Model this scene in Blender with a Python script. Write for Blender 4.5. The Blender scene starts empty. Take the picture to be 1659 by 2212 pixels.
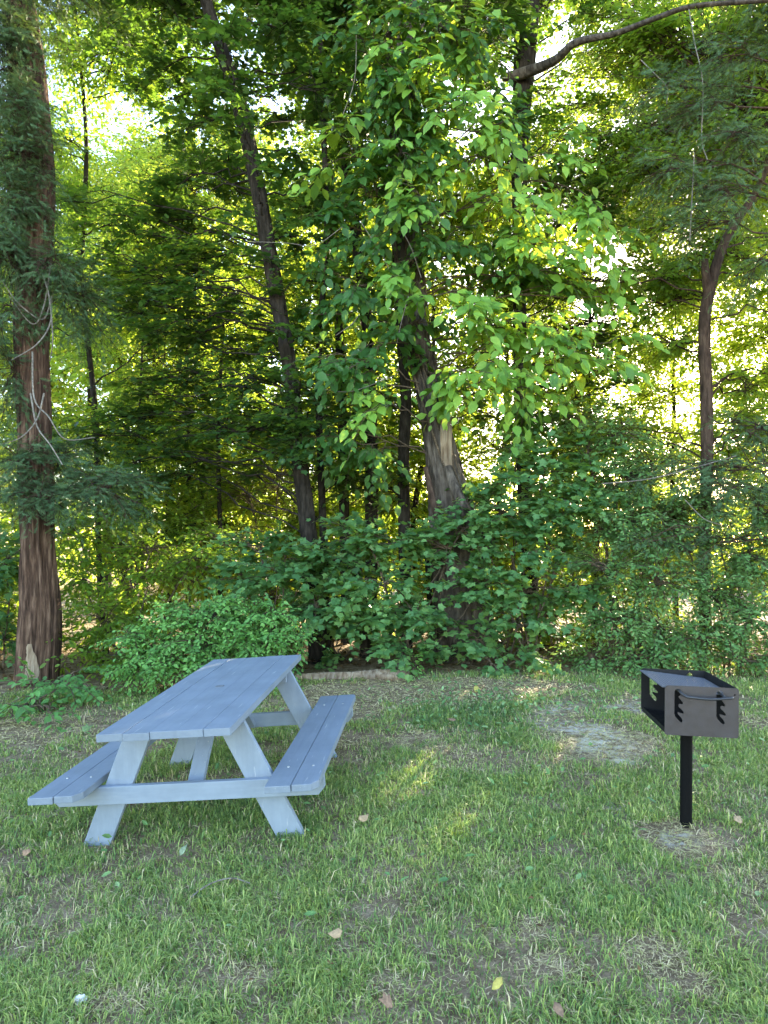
import bpy, math
import numpy as np
from mathutils import Vector, Matrix
from mathutils.geometry import tessellate_polygon

rng = np.random.default_rng(11)
S = bpy.context.scene
COL = S.collection

# ------------------------------------------------------------------ camera, sky, sun, exposure
CAM_H, PITCH, FOC = 1.685, 0.0425, 2188.14          # focal length in px for a frame 2400 px wide
cd = bpy.data.cameras.new('camera'); cam = bpy.data.objects.new('camera', cd); COL.objects.link(cam)
cam.location = (0, 0, CAM_H); cam.rotation_euler = (math.pi / 2 + PITCH, 0, 0)
cd.sensor_fit = 'HORIZONTAL'; cd.sensor_width = 36.0; cd.lens = 36.0 * FOC / 2400
cd.clip_start = 0.05; cd.clip_end = 1000
S.camera = cam

SUN_EL, SUN_AZ = math.radians(17), math.radians(27)  # azimuth measured from +Y towards +X
w = bpy.data.worlds.new('World'); S.world = w; w.use_nodes = True
wn = w.node_tree.nodes; wl = w.node_tree.links
bg = wn['Background']; sky = wn.new('ShaderNodeTexSky')
sky.sky_type = 'NISHITA'; sky.sun_disc = False
sky.sun_elevation = SUN_EL; sky.sun_rotation = SUN_AZ
sky.air_density = 1.0; sky.dust_density = 0.7; sky.ozone_density = 1.0
wl.new(sky.outputs[0], bg.inputs[0]); bg.inputs[1].default_value = 0.15
sd = bpy.data.lights.new('sun', 'SUN'); sd.energy = 5.0; sd.angle = math.radians(0.5); sd.color = (1.0, 0.89, 0.66)
sun = bpy.data.objects.new('sun', sd); COL.objects.link(sun)
to_sun = Vector((math.sin(SUN_AZ) * math.cos(SUN_EL), math.cos(SUN_AZ) * math.cos(SUN_EL), math.sin(SUN_EL)))
sun.rotation_euler = (-to_sun).to_track_quat('-Z', 'Y').to_euler(); sun.location = (12, 25, 12)
S.view_settings.view_transform = 'Standard'; S.view_settings.look = 'None'
S.view_settings.gamma = 1.0; S.view_settings.exposure = 3.0
S.view_settings.use_white_balance = True; S.view_settings.white_balance_temperature = 7000; S.view_settings.white_balance_tint = 10
S.render.engine = 'CYCLES'
S.cycles.max_bounces = 8; S.cycles.diffuse_bounces = 2; S.cycles.glossy_bounces = 2; S.cycles.transmission_bounces = 5
S.cycles.use_denoising = True
S.cycles.caustics_reflective = False; S.cycles.caustics_refractive = False

# ------------------------------------------------------------------ helpers
DF = FOC * 1659 / 2400
def at(u, v, y):
    """point of the plane at distance y that the photo (at 1659 px width) shows at u, v"""
    x = (u - 829.5) / DF; q = (1106 - v) / DF
    c, s = math.cos(PITCH), math.sin(PITCH)
    ry = c - q * s; rz = s + q * c; t = y / ry
    return np.array([x * t, y, CAM_H + rz * t])

def gz(x, y):
    x = np.asarray(x, float); y = np.asarray(y, float)
    z = 0.12 * np.tanh((x + 1.09) / 1.6) + 0.03 * (np.clip(y, -3, 9) - 3.67)
    return z - 0.05 * np.clip(y - 9, 0, 14)

def on_ground(u, v):
    """where the view ray through u, v meets the ground"""
    y = 3.0
    for _ in range(60):
        p = at(u, v, y); d = p[2] - float(gz(p[0], p[1]))
        y += d * 2.2
        y = min(max(y, 0.5), 30)
    return at(u, v, y)

def nrm(a): return a / np.maximum(np.linalg.norm(a, axis=-1, keepdims=True), 1e-9)
def rnd(*s): return rng.uniform(-1, 1, s)

_lat = rng.random((64, 64))
def vnoise(x, y, s):
    x = np.asarray(x) / s + 100; y = np.asarray(y) / s + 100
    xi = np.floor(x).astype(int); yi = np.floor(y).astype(int); fx = x - xi; fy = y - yi
    fx = fx * fx * (3 - 2 * fx); fy = fy * fy * (3 - 2 * fy)
    g = lambda a, b: _lat[a % 64, b % 64]
    return (g(xi, yi) * (1 - fx) + g(xi + 1, yi) * fx) * (1 - fy) + (g(xi, yi + 1) * (1 - fx) + g(xi + 1, yi + 1) * fx) * fy
def fbm(x, y, s): return (vnoise(x, y, s) + .5 * vnoise(x + 7, y + 3, s / 2) + .25 * vnoise(x + 1, y + 9, s / 4)) / 1.75

class Acc:
    def __init__(s): s.v = []; s.t = []; s.q = []; s.tm = []; s.qm = []; s.a = []; s.n = 0
    def add(s, V, T=None, Q=None, mat=0, tint=0.5):
        V = np.asarray(V, np.float32).reshape(-1, 3)
        if T is not None and len(T): T = np.asarray(T, np.int64).reshape(-1, 3); s.t.append(T + s.n); s.tm.append(np.full(len(T), mat, np.int32))
        if Q is not None and len(Q): Q = np.asarray(Q, np.int64).reshape(-1, 4); s.q.append(Q + s.n); s.qm.append(np.full(len(Q), mat, np.int32))
        s.v.append(V); s.a.append(np.broadcast_to(np.asarray(tint, np.float32), (len(V),)).copy()); s.n += len(V)
    def build(s, name, mats, parent=None, smooth=True):
        me = bpy.data.meshes.new(name)
        V = np.concatenate(s.v); nt = sum(map(len, s.t)); nq = sum(map(len, s.q))
        L = np.concatenate([np.concatenate(s.t).ravel() if nt else np.zeros(0, int), np.concatenate(s.q).ravel() if nq else np.zeros(0, int)])
        st = np.concatenate([np.arange(nt) * 3, nt * 3 + np.arange(nq) * 4])
        mi = np.concatenate((s.tm if nt else []) + (s.qm if nq else []))
        me.vertices.add(len(V)); me.vertices.foreach_set('co', V.ravel())
        me.loops.add(len(L)); me.loops.foreach_set('vertex_index', L.astype(np.int32))
        me.polygons.add(nt + nq); me.polygons.foreach_set('loop_start', st.astype(np.int32))
        me.polygons.foreach_set('material_index', mi.astype(np.int32))
        me.polygons.foreach_set('use_smooth', np.full(nt + nq, smooth))
        at_ = me.attributes.new('tint', 'FLOAT', 'POINT'); at_.data.foreach_set('value', np.concatenate(s.a))
        for m in (mats if isinstance(mats, (list, tuple)) else [mats]): me.materials.append(m)
        me.update(calc_edges=True); me.validate()
        o = bpy.data.objects.new(name, me); COL.objects.link(o)
        if parent is not None:
            o.parent = parent
            o.matrix_parent_inverse = Matrix.Translation(parent.location).inverted() if parent.rotation_euler[:] == (0, 0, 0) else Matrix.Identity(4)
        return o

def tag(o, label=None, cat=None, group=None, kind=None):
    for k, val in (('label', label), ('category', cat), ('group', group), ('kind', kind)):
        if val: o[k] = val
    return o
def thing(name, label, cat, loc=(0, 0, 0), group=None):
    o = bpy.data.objects.new(name, None); COL.objects.link(o); o.location = [float(c) for c in loc]
    o.empty_display_size = 0.2
    return tag(o, label, cat, group)

# --- materials
def mat(name):
    m = bpy.data.materials.new(name); m.use_nodes = True
    return m, m.node_tree.nodes, m.node_tree.links, m.node_tree.nodes['Principled BSDF']
def ramp(n, stops):
    r = n.new('ShaderNodeValToRGB'); e = r.color_ramp.elements
    while len(e) < len(stops): e.new(0.5)
    for i, (p, c) in enumerate(stops): e[i].position = p; e[i].color = (*c, 1)
    return r
def noise(n, l, scale, detail=6, rough=.6, stretch=None, coord='Object'):
    tc = n.new('ShaderNodeTexCoord'); nz = n.new('ShaderNodeTexNoise')
    nz.inputs['Scale'].default_value = scale; nz.inputs['Detail'].default_value = detail; nz.inputs['Roughness'].default_value = rough
    if stretch:
        mp = n.new('ShaderNodeMapping'); mp.inputs['Scale'].default_value = stretch
        l.new(tc.outputs[coord], mp.inputs[0]); l.new(mp.outputs[0], nz.inputs[0])
    else: l.new(tc.outputs[coord], nz.inputs[0])
    return nz

def leaf_mat(name, stops, tstops, tfac=.45, rough=.45, spec=.4, gain=1.75):
    # part of the light goes through the leaf, so the reflecting layer carries the rest of the leaf's albedo
    stops = [(q, tuple(c * gain for c in col)) for q, col in stops]
    m, n, l, p = mat(name)
    a = n.new('ShaderNodeAttribute'); a.attribute_name = 'tint'
    r = ramp(n, stops); l.new(a.outputs['Fac'], r.inputs[0])
    nz = noise(n, l, 60, 2); mx = n.new('ShaderNodeMix'); mx.data_type = 'RGBA'; mx.blend_type = 'MULTIPLY'
    rr = ramp(n, [(.3, (.75, .75, .75)), (.7, (1.15, 1.15, 1.1))]); l.new(nz.outputs[0], rr.inputs[0])
    mx.inputs[0].default_value = 1; l.new(r.outputs[0], mx.inputs[6]); l.new(rr.outputs[0], mx.inputs[7])
    l.new(mx.outputs[2], p.inputs['Base Color'])
    p.inputs['Roughness'].default_value = rough; p.inputs['Specular IOR Level'].default_value = spec
    t = n.new('ShaderNodeBsdfTranslucent'); r2 = ramp(n, tstops); l.new(a.outputs['Fac'], r2.inputs[0]); l.new(r2.outputs[0], t.inputs[0])
    ms = n.new('ShaderNodeMixShader'); ms.inputs[0].default_value = tfac
    l.new(p.outputs[0], ms.inputs[1]); l.new(t.outputs[0], ms.inputs[2]); l.new(ms.outputs[0], n['Material Output'].inputs[0])
    return m

M = {}
M['maple'] = leaf_mat('maple leaf', [(0, (.014, .05, .024)), (.5, (.062, .155, .060)), (1, (.155, .29, .10))],
                      [(0, (.16, .30, .02)), (.5, (.26, .42, .025)), (1, (.45, .50, .03))])
M['dark_maple'] = leaf_mat('dark maple leaf', [(0, (.022, .06, .022)), (.6, (.035, .09, .03)), (1, (.06, .12, .03))],
                           [(0, (.14, .30, .04)), (.6, (.24, .44, .04)), (1, (.44, .58, .05))], .36, .45, .4, 1.0)  # leaf colour lowered so backlit layers read as silhouettes and shaded pockets
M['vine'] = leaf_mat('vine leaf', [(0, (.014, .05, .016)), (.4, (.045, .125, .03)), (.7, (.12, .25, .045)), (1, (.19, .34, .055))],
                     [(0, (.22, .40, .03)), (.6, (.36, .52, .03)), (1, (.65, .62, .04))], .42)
M['bush'] = leaf_mat('bush leaf', [(0, (.035, .10, .035)), (.5, (.085, .22, .06)), (1, (.16, .33, .09))],
                     [(0, (.2, .38, .03)), (1, (.35, .5, .04))], .35)
M['shrub'] = leaf_mat('shrub leaf', [(0, (.03, .085, .03)), (.5, (.07, .165, .055)), (1, (.15, .26, .10))],
                      [(0, (.2, .35, .03)), (1, (.42, .5, .04))], .4)
M['cedar'] = leaf_mat('evergreen sprig', [(0, (.025, .058, .026)), (.6, (.055, .11, .052)), (1, (.09, .155, .075))],
                      [(0, (.1, .18, .04)), (1, (.22, .3, .06))], .25, .6, .25, 1.5)
M['far'] = leaf_mat('far leaf', [(0, (.05, .11, .02)), (.5, (.085, .16, .025)), (1, (.15, .2, .03))],
                    [(0, (.28, .48, .04)), (.5, (.46, .64, .06)), (1, (.72, .74, .08))], .52)
M['weed'] = leaf_mat('weed leaf', [(0, (.05, .12, .05)), (.6, (.09, .19, .07)), (1, (.2, .3, .15))],
                     [(0, (.2, .35, .05)), (1, (.4, .5, .1))], .35)
M['grass'] = leaf_mat('grass blade', [(0, (.058, .112, .045)), (.35, (.15, .225, .066)), (.62, (.28, .33, .105)), (.8, (.36, .31, .17)), (1, (.52, .43, .29))],
                      [(0, (.2, .36, .04)), (.6, (.4, .5, .06)), (1, (.5, .45, .2))], .24, .5, .3, 1.6)
M['litter'] = leaf_mat('dead leaf', [(0, (.07, .045, .025)), (.5, (.17, .10, .05)), (1, (.33, .21, .11))],
                       [(0, (.15, .08, .02)), (1, (.35, .2, .08))], .2, .7, .2, 1.)

def bark_mat(name, c0, c1, c2, scale=14, stretch=(1, 1, .16), strength=.9, moss=None):
    m, n, l, p = mat(name)
    nz = noise(n, l, scale, 8, .65, stretch)
    r = ramp(n, [(.32, c0), (.5, c1), (.7, c2)]); l.new(nz.outputs[0], r.inputs[0])
    n2 = noise(n, l, 1.7, 4, .6); r2 = ramp(n, [(.35, (.6, .6, .62)), (.65, (1.15, 1.12, 1.08))]); l.new(n2.outputs[0], r2.inputs[0])
    mx = n.new('ShaderNodeMix'); mx.data_type = 'RGBA'; mx.blend_type = 'MULTIPLY'; mx.inputs[0].default_value = 1
    l.new(r.outputs[0], mx.inputs[6]); l.new(r2.outputs[0], mx.inputs[7]); l.new(mx.outputs[2], p.inputs['Base Color'])
    p.inputs['Roughness'].default_value = .9; p.inputs['Specular IOR Level'].default_value = .15
    b = n.new('ShaderNodeBump'); b.inputs['Strength'].default_value = strength; b.inputs['Distance'].default_value = .03
    l.new(nz.outputs[0], b.inputs['Height']); l.new(b.outputs[0], p.inputs['Normal'])
    return m
M['bark_red'] = bark_mat('shaggy red bark', (.022, .014, .011), (.10, .06, .044), (.28, .185, .135), 26, (1, 1, .10), 1)
M['bark_dark'] = bark_mat('dark bark', (.014, .012, .010), (.036, .030, .025), (.075, .064, .054), 26, (1, 1, .25))
M['bark_grey'] = bark_mat('grey furrowed bark', (.03, .025, .021), (.105, .087, .075), (.22, .19, .165), 18, (1, 1, .12), 1)
M['bark_brown'] = bark_mat('brown bark', (.03, .02, .015), (.085, .055, .042), (.15, .105, .08), 24, (1, 1, .2))
M['twig'] = bark_mat('twig bark', (.05, .04, .03), (.12, .09, .065), (.2, .16, .12), 40, (1, 1, 1), .3)
M['dead'] = bark_mat('dead branch wood', (.12, .105, .09), (.22, .2, .18), (.34, .32, .29), 40, (1, 1, 1), .4)
M['wood'] = bark_mat('split pale wood', (.13, .09, .06), (.27, .205, .15), (.42, .36, .28), 30, (1, 1, .1), .6)

# --- leaf templates: x runs from base to tip, y sideways, z is the upper side
def T_ovate(fold=.16):
    V = [(0, 0, 0), (.28, .27, fold * .27), (.28, -.27, fold * .27), (.3, 0, -.02), (.62, .25, fold * .25 - .02), (.62, -.25, fold * .25 - .02), (.65, 0, -.05), (.85, .1, -.06), (.85, -.1, -.06), (1, 0, -.14)]
    T = [(0, 3, 1), (0, 2, 3), (6, 7, 4), (6, 5, 8), (6, 9, 7), (6, 8, 9)]; Q = [(3, 6, 4, 1), (3, 2, 5, 6)]
    return np.array(V), T, Q
def T_maple():
    o = [(-.02, .02), (.03, .34), (.16, .44), (.26, .33), (.46, .56), (.58, .36), (.62, .20), (1.0, 0)]
    pts = o + [(a, -b) for a, b in o[-2::-1]]
    V = [(.22, 0, -.015)] + [(a, b, .06 * abs(b) / .5 - .10 * max(a - .4, 0) - .05 * (abs(b) > .4)) for a, b in pts]
    n = len(pts)
    return np.array(V), [(0, 1 + (i + 1) % n, 1 + i) for i in range(n)], []
def T_oval():
    V = [(0, 0, 0), (.35, .22, .03), (.35, -.22, .03), (.75, .18, 0), (.75, -.18, 0), (1, 0, -.08), (.5, 0, -.03)]
    T = [(0, 6, 1), (0, 2, 6), (6, 3, 1), (6, 2, 4), (6, 5, 3), (6, 4, 5)]
    return np.array(V), T, []
def T_lance():
    V = [(0, 0, 0), (.3, .13, .03), (.3, -.13, .03), (.3, 0, 0), (.65, .12, .0), (.65, -.12, .0), (.65, 0, -.04), (1, 0, -.16)]
    T = [(0, 3, 1), (0, 2, 3), (6, 7, 4), (6, 5, 7)]; Q = [(3, 6, 4, 1), (3, 2, 5, 6)]
    return np.array(V), T, Q
def T_far():
    V = [(0, 0, 0), (.45, .3, .05), (.5, -.28, .04), (1, 0, -.08)]
    return np.array(V), [(0, 2, 1), (1, 2, 3)], []
def T_sprig():
    V = []; T = []
    g = np.random.default_rng(3)
    for i in range(15):
        t = i / 15; a = (1 if i % 2 else -1) * g.uniform(.35, .8); e = g.uniform(-.5, .5); ln = .42 * (1 - .55 * t) * g.uniform(.7, 1.1)
        b = np.array([t, 0, -.1 * t * t]); d = np.array([math.cos(a), math.sin(a), e]); d /= np.linalg.norm(d)
        wv = np.cross(d, [0, 0, 1]); wv = wv / np.linalg.norm(wv) * .024; k = len(V)
        V += [b + wv, b - wv, b + d * ln * .6 - wv * .8, b + d * ln]; T += [(k, k + 1, k + 2), (k, k + 2, k + 3)]
    return np.array(V), T, []
TM = dict(ovate=T_ovate(), maple=T_maple(), oval=T_oval(), lance=T_lance(), far=T_far(), sprig=T_sprig())
AREA = dict(ovate=.36, maple=.52, oval=.28, lance=.17, far=.29, sprig=.12)

def frames(X, Z):
    x = nrm(X); y = nrm(np.cross(Z, x)); z = np.cross(x, y)
    return np.stack([x, y, z], axis=-1)
FLECKS = []   # (point on the lawn, radius): chinks in the leaves that let the low sun through to the grass
def stamp(acc, tm, P, X, Z, size, mat_i, tint):
    if FLECKS and P[:, 1].mean() > 7.5:
        s_ = np.array(to_sun); ctr = P + nrm(X) * (.5 * size)[:, None]; keep = np.ones(len(P), bool)
        for o_, r_ in FLECKS:
            dlt = ctr - o_; al = dlt @ s_; keep &= (np.linalg.norm(dlt - al[:, None] * s_, axis=1) > r_ + .35 * size) | (al < .28)
        P, X, Z, size, tint = P[keep], X[keep], Z[keep], size[keep], tint[keep]
        if not len(P): return
    V, T, Q = TM[tm]; R = frames(X, Z); n = len(P)
    bend = 1 + .15 * rnd(n, 1, 1)
    W = np.einsum('nij,kj->nki', R, V) * (size[:, None, None]) * bend + P[:, None]
    off = (np.arange(n) * len(V))[:, None, None]
    acc.add(W, (np.array(T)[None] + off).reshape(-1, 3) if len(T) else None, (np.array(Q)[None] + off).reshape(-1, 4) if len(Q) else None,
            mat_i, np.repeat(tint, len(V)))
def tubes(acc, P, r, mat_i, ns=3):
    """P (n,k,3), r (n,k): n thin tubes at once"""
    n, k = P.shape[:2]
    tg = nrm(np.gradient(P, axis=1)); ref = np.where(np.abs(tg[..., 2:3]) > .9, np.array([1., 0, 0]), np.array([0, 0, 1.]))
    a = nrm(np.cross(tg, ref)); b = np.cross(tg, a); th = np.arange(ns) * 2 * np.pi / ns
    V = P[:, :, None] + r[:, :, None, None] * (a[:, :, None] * np.cos(th)[:, None] + b[:, :, None] * np.sin(th)[:, None])
    i = np.arange(n)[:, None, None] * k * ns + np.arange(k - 1)[None, :, None] * ns
    s0 = np.arange(ns)[None, None]; s1 = (s0 + 1) % ns
    Q = np.stack([i + s0, i + s1, i + ns + s1, i + ns + s0], -1).reshape(-1, 4)
    acc.add(V, None, Q, mat_i, .5)
def smooth_path(pts, step=.06):
    P = np.asarray(pts, float); k = len(P)
    ext = np.vstack([2 * P[0] - P[1], P, 2 * P[-1] - P[-2]]); out = []
    for i in range(k - 1):
        a, b, c, d = ext[i:i + 4]; m = max(2, int(np.linalg.norm(c[:3] - b[:3]) / step))
        for t in np.arange(m) / m:
            out.append(.5 * (2 * b + (c - a) * t + (2 * a - 5 * b + 4 * c - d) * t * t + (3 * b - a - 3 * c + d) * t ** 3))
    out.append(P[-1]); return np.array(out)
def trunk(acc, path4, ns=28, ridge=.10, nr=9, twist=0., lump=.08, mat_i=0, step=.06, cap=False):
    """path4: points x, y, z, radius"""
    P = smooth_path(path4, step); c = P[:, :3]; r = np.maximum(P[:, 3], .004); k = len(P)
    tg = nrm(np.gradient(c, axis=0)); a = nrm(np.cross(tg, np.array([0, 1., 0]))); b = np.cross(tg, a)
    th = np.arange(ns) * 2 * np.pi / ns; z = np.concatenate([[0], np.cumsum(np.linalg.norm(np.diff(c, axis=0), axis=1))])
    TH, Z = np.meshgrid(th, z); sd_ = rng.uniform(0, 50)
    cx = np.cos(TH + twist * Z); cy = np.sin(TH + twist * Z)
    n1 = vnoise(cx * nr + sd_, cy * nr + Z * .55, 1.); n2 = vnoise(cx * 1.6 + sd_, cy * 1.6 + Z * 1.1, 1.)
    n3 = vnoise(cx * nr * 2 + sd_, cy * nr * 2 + Z * 1.6, 1.)
    rad = r[:, None] * (1 - .38 * ridge + ridge * (1.6 * np.abs(n1 - .5) + .6 * (n3 - .5)) + lump * (n2 - .5) * 2)
    V = c[:, None] + rad[..., None] * (a[:, None] * np.cos(TH)[..., None] + b[:, None] * np.sin(TH)[..., None])
    i = np.arange(k - 1)[:, None] * ns; s0 = np.arange(ns)[None]; s1 = (s0 + 1) % ns
    Q = np.stack([i + s0, i + s1, i + ns + s1, i + ns + s0], -1).reshape(-1, 4)
    acc.add(V, None, Q, mat_i, .5)
    if cap:
        acc.add(np.vstack([V[-1], c[-1:]]), [(j, (j + 1) % ns, ns) for j in range(ns)], None, mat_i, .5)

SPEC = {  # leaf template, size, leaves per spray, spray length, droop, leaf droop, normal jitter, normal bias
 'maple':  dict(tm='maple', size=.105, k=7, L=.30, droop=.25, ld=.25, nj=.45, bias=(0, -.35, 1.), m='maple'),
 'dark':   dict(tm='maple', size=.10, k=8, L=.38, droop=.2, ld=.2, nj=.35, bias=(0, -.1, 1.), m='dark_maple'),
 'vine':   dict(tm='ovate', size=.15, k=7, L=.36, droop=.6, ld=.75, nj=.45, bias=(0, -.75, .8), m='vine'),
 'bush':   dict(tm='ovate', size=.06, k=12, L=.26, droop=.35, ld=.35, nj=.5, bias=(0, -.4, 1.), m='bush'),
 'shrub':  dict(tm='oval', size=.062, k=14, L=.32, droop=.4, ld=.3, nj=.6, bias=(0, -.4, .9), m='shrub'),
 'ash':    dict(tm='lance', size=.085, k=13, L=.34, droop=.45, ld=.45, nj=.5, bias=(0, -.3, .9), m='far'),
 'cedar':  dict(tm='sprig', size=.13, k=8, L=.34, droop=.5, ld=.3, nj=.8, bias=(0, -.3, .8), m='cedar'),
 'far':    dict(tm='far', size=.12, k=10, L=.45, droop=.35, ld=.4, nj=.8, bias=(0, -.2, .8), m='far'),
 'midleaf': dict(tm='oval', size=.095, k=10, L=.36, droop=.35, ld=.35, nj=.7, bias=(0, -.2, .9), m='far'),
}
def spray(acc, sp, O, D, scale=1., tint=(0., 1.), mi=0, ti=1):
    k = sp['k']; n = len(O)
    if n == 0: return
    L = (sp['L'] * scale * rng.uniform(.6, 1.3, n))[:, None, None]
    t = ((np.arange(k) + .7) / k)[None, :, None]
    dz = np.array([0, 0, -1.])
    pos = O[:, None] + D[:, None] * L * t + dz * sp['droop'] * L * t ** 2
    side = nrm(np.cross(D, np.array([0, 0, 1.])) + .25 * rnd(n, 3))
    sg = np.where(np.arange(k) % 2 == 0, 1., -1.); sg[-1] = 0
    ax = side[:, None] * (sg[None, :, None] * .9) + D[:, None] * .55 + .35 * rnd(n, k, 3) + dz * sp['ld']
    base = np.array(sp['bias'])
    nz = base + sp['nj'] * rnd(n, k, 3) + .25 * rnd(n, 1, 3)
    size = sp['size'] * scale * rng.uniform(.45, 1.25, (n, k)) * (1 - .25 * (np.arange(k) / k))[None]
    pos = pos + nrm(ax) * (size * .25)[..., None]
    lo, hi = tint
    tn = np.clip(lo + (hi - lo) * (.55 * rng.random((n, 1)) + .45 * rng.random((n, k))), 0, 1)
    stamp(acc, sp['tm'], pos.reshape(-1, 3), ax.reshape(-1, 3), nz.reshape(-1, 3), size.ravel(), mi, tn.ravel())
    tt = np.linspace(0, 1, 4)[None, :, None]
    tw = O[:, None] + D[:, None] * L * tt + dz * sp['droop'] * L * tt ** 2
    tubes(acc, tw, np.broadcast_to(np.array([.0028, .0024, .0018, .001]) * max(scale, .8), (n, 4)), ti)

LM = 1.55
def arc(p0, p1, lift, k, jit):
    t = np.linspace(0, 1, k)[:, None]
    P = p0 * (1 - t) + p1 * t + np.array([0, 0, 1.]) * lift * np.sin(np.pi * t)
    P[1:-1] += jit * rnd(k - 2, 3); return P
def leafy(acc, kind, origin_fn, blobs, lai=2.2, tint=(0., 1.), mi=0, ti=1, bi=1, scale=1., main_r=.022, flat=.35):
    """branches from origin_fn(centre) to every blob, side shoots through the blob, leafy sprays on the shoots"""
    sp = SPEC[kind]; area = AREA[sp['tm']] * (sp['size'] * scale * .85) ** 2
    for (c, r) in blobs:
        c = np.asarray(c); r = np.asarray(r)
        nl = lai * LM * math.pi * r[0] * r[2] / area
        nspr = max(3, int(nl / sp['k'])); nsub = max(3, int(nspr / 4.5)); per = int(math.ceil(nspr / nsub))
        p0 = np.asarray(origin_fn(c)); dist = np.linalg.norm(c - p0)
        mb = arc(p0, c, .08 * dist, 8, .045 * dist)
        rr = np.linspace(min(main_r, .012 + .02 * dist), .006, 8)
        tubes(acc, mb[None], rr[None], bi, 6)
        dirs = nrm(rnd(nsub, 3) * 1.0 + 1e-6); rad = rng.random(nsub) ** .42
        E = c + dirs * rad[:, None] * r
        idx = rng.integers(4, 8, nsub); S0 = mb[idx]
        t = np.linspace(0, 1, 5)[None, :, None]
        dl = np.linalg.norm(E - S0, axis=1)[:, None, None]
        SB = S0[:, None] * (1 - t) + E[:, None] * t + np.array([0, 0, 1.]) * .10 * dl * np.sin(np.pi * t)
        SB[:, 1:4] += .05 * dl * rnd(nsub, 3, 3)
        tubes(acc, SB, np.broadcast_to(np.linspace(.007, .003, 5), (nsub, 5)), bi, 4)
        ti_ = rng.uniform(.25, 1, (nsub, per)); f = ti_ * 4; i0 = np.minimum(f.astype(int), 3); fr = (f - i0)[..., None]
        O = np.take_along_axis(SB, i0[..., None], 1) * (1 - fr) + np.take_along_axis(SB, (i0 + 1)[..., None], 1) * fr
        D = nrm(nrm(E - S0)[:, None] * .7 + nrm(O - c) * .35 + rnd(nsub, per, 3) * np.array([1, 1, flat]))
        spray(acc, sp, O.reshape(-1, 3), D.reshape(-1, 3), scale, tint, mi, ti)

def B(u, v, y, ru, rv, ry=None):
    k = y / DF
    return (at(u, v, y), np.array([ru * k, ry if ry else .5 * (ru + rv) * k, rv * k]))
def polyline(pts):
    """(u, v, y, width px) -> x, y, z, radius"""
    return np.array([np.append(at(u, v, y), .5 * wd * y / DF) for u, v, y, wd in pts])
def rooted(p4, top=None, flare=1.35):
    p = p4.copy(); g = float(gz(p[0, 0], p[0, 1]))
    p[0, 2] = g + .12
    foot = p[0].copy(); foot[2] = g - .12; foot[3] *= flare
    return np.vstack([foot, p] + ([top] if top is not None else []))
def on_trunk(p4, drop=.45, zmin=1.2):
    def f(c):
        d = np.linalg.norm(p4[:, :2] - c[:2], axis=1).min(); z = np.clip(c[2] - drop * d, max(zmin, p4[0, 2] + .2), p4[-1, 2] - .1)
        i = np.clip(np.searchsorted(p4[:, 2], z), 1, len(p4) - 1); t = (z - p4[i - 1, 2]) / max(p4[i, 2] - p4[i - 1, 2], 1e-6)
        return p4[i - 1, :3] * (1 - t) + p4[i, :3] * t
    return f

def tree(name, label, p4, bark, parts, ns=24, ridge=.1, nr=9, twist=0., lump=.08, cat='tree', group=None, leafmat=None, drop=.6, step=.08, main_r=.014, zmin=1.2):
    """parts: list of (kind, blobs, dict) for one crown mesh"""
    root = thing(name, label, cat, (p4[0, 0], p4[0, 1], float(gz(p4[0, 0], p4[0, 1]))), group)
    a = Acc(); trunk(a, p4, ns, ridge, nr, twist, lump, step=step); a.build('trunk', M[bark], root)
    ca = Acc(); kinds = []
    for kind, blobs, kw in parts:
        mk = SPEC[kind]['m']
        if mk not in kinds: kinds.append(mk)
        leafy(ca, kind, on_trunk(p4, drop, zmin), blobs, mi=1 + kinds.index(mk), ti=0, bi=0, main_r=main_r, **kw)
    if parts: ca.build('crown', [M[bark] if bark != 'bark_red' else M['bark_brown']] + [M[k] for k in kinds], root)
    return root
def limb(root, name, pts, bark, ns=14, ridge=.08):
    a = Acc(); trunk(a, np.array(pts), ns, ridge, 7, 0, .06, step=.05); return a.build(name, M[bark], root)
def shrub(name, label, base, kind, blobs, group=None, cat='shrub', bark='twig', nstem=5, **kw):
    g = float(gz(base[0], base[1])); b0 = np.array([base[0], base[1], g - .03])
    root = thing(name, label, cat, (base[0], base[1], g), group)
    sa = Acc(); fa = Acc()
    stems = []
    for c, r in blobs:
        p0 = b0 + np.array([rng.uniform(-.5, .5) * min(r[0], .5), rng.uniform(-.2, .2), 0]); p1 = c - np.array([0, 0, .15 * r[2]])
        pl = arc(p0, p1, .05, 7, .035); stems.append(pl)
        tubes(sa, pl[None], np.linspace(.014, .006, 7)[None], 0, 6)
    sa.build('stem', M[bark], root)
    leafy(fa, kind, lambda c: min((s[5] for s in stems), key=lambda q: np.linalg.norm(q - c)), blobs, mi=0, ti=1, bi=1, main_r=.01, **kw)
    fa.build('foliage', [M[SPEC[kind]['m']], M['twig']], root)
    return root

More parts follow.
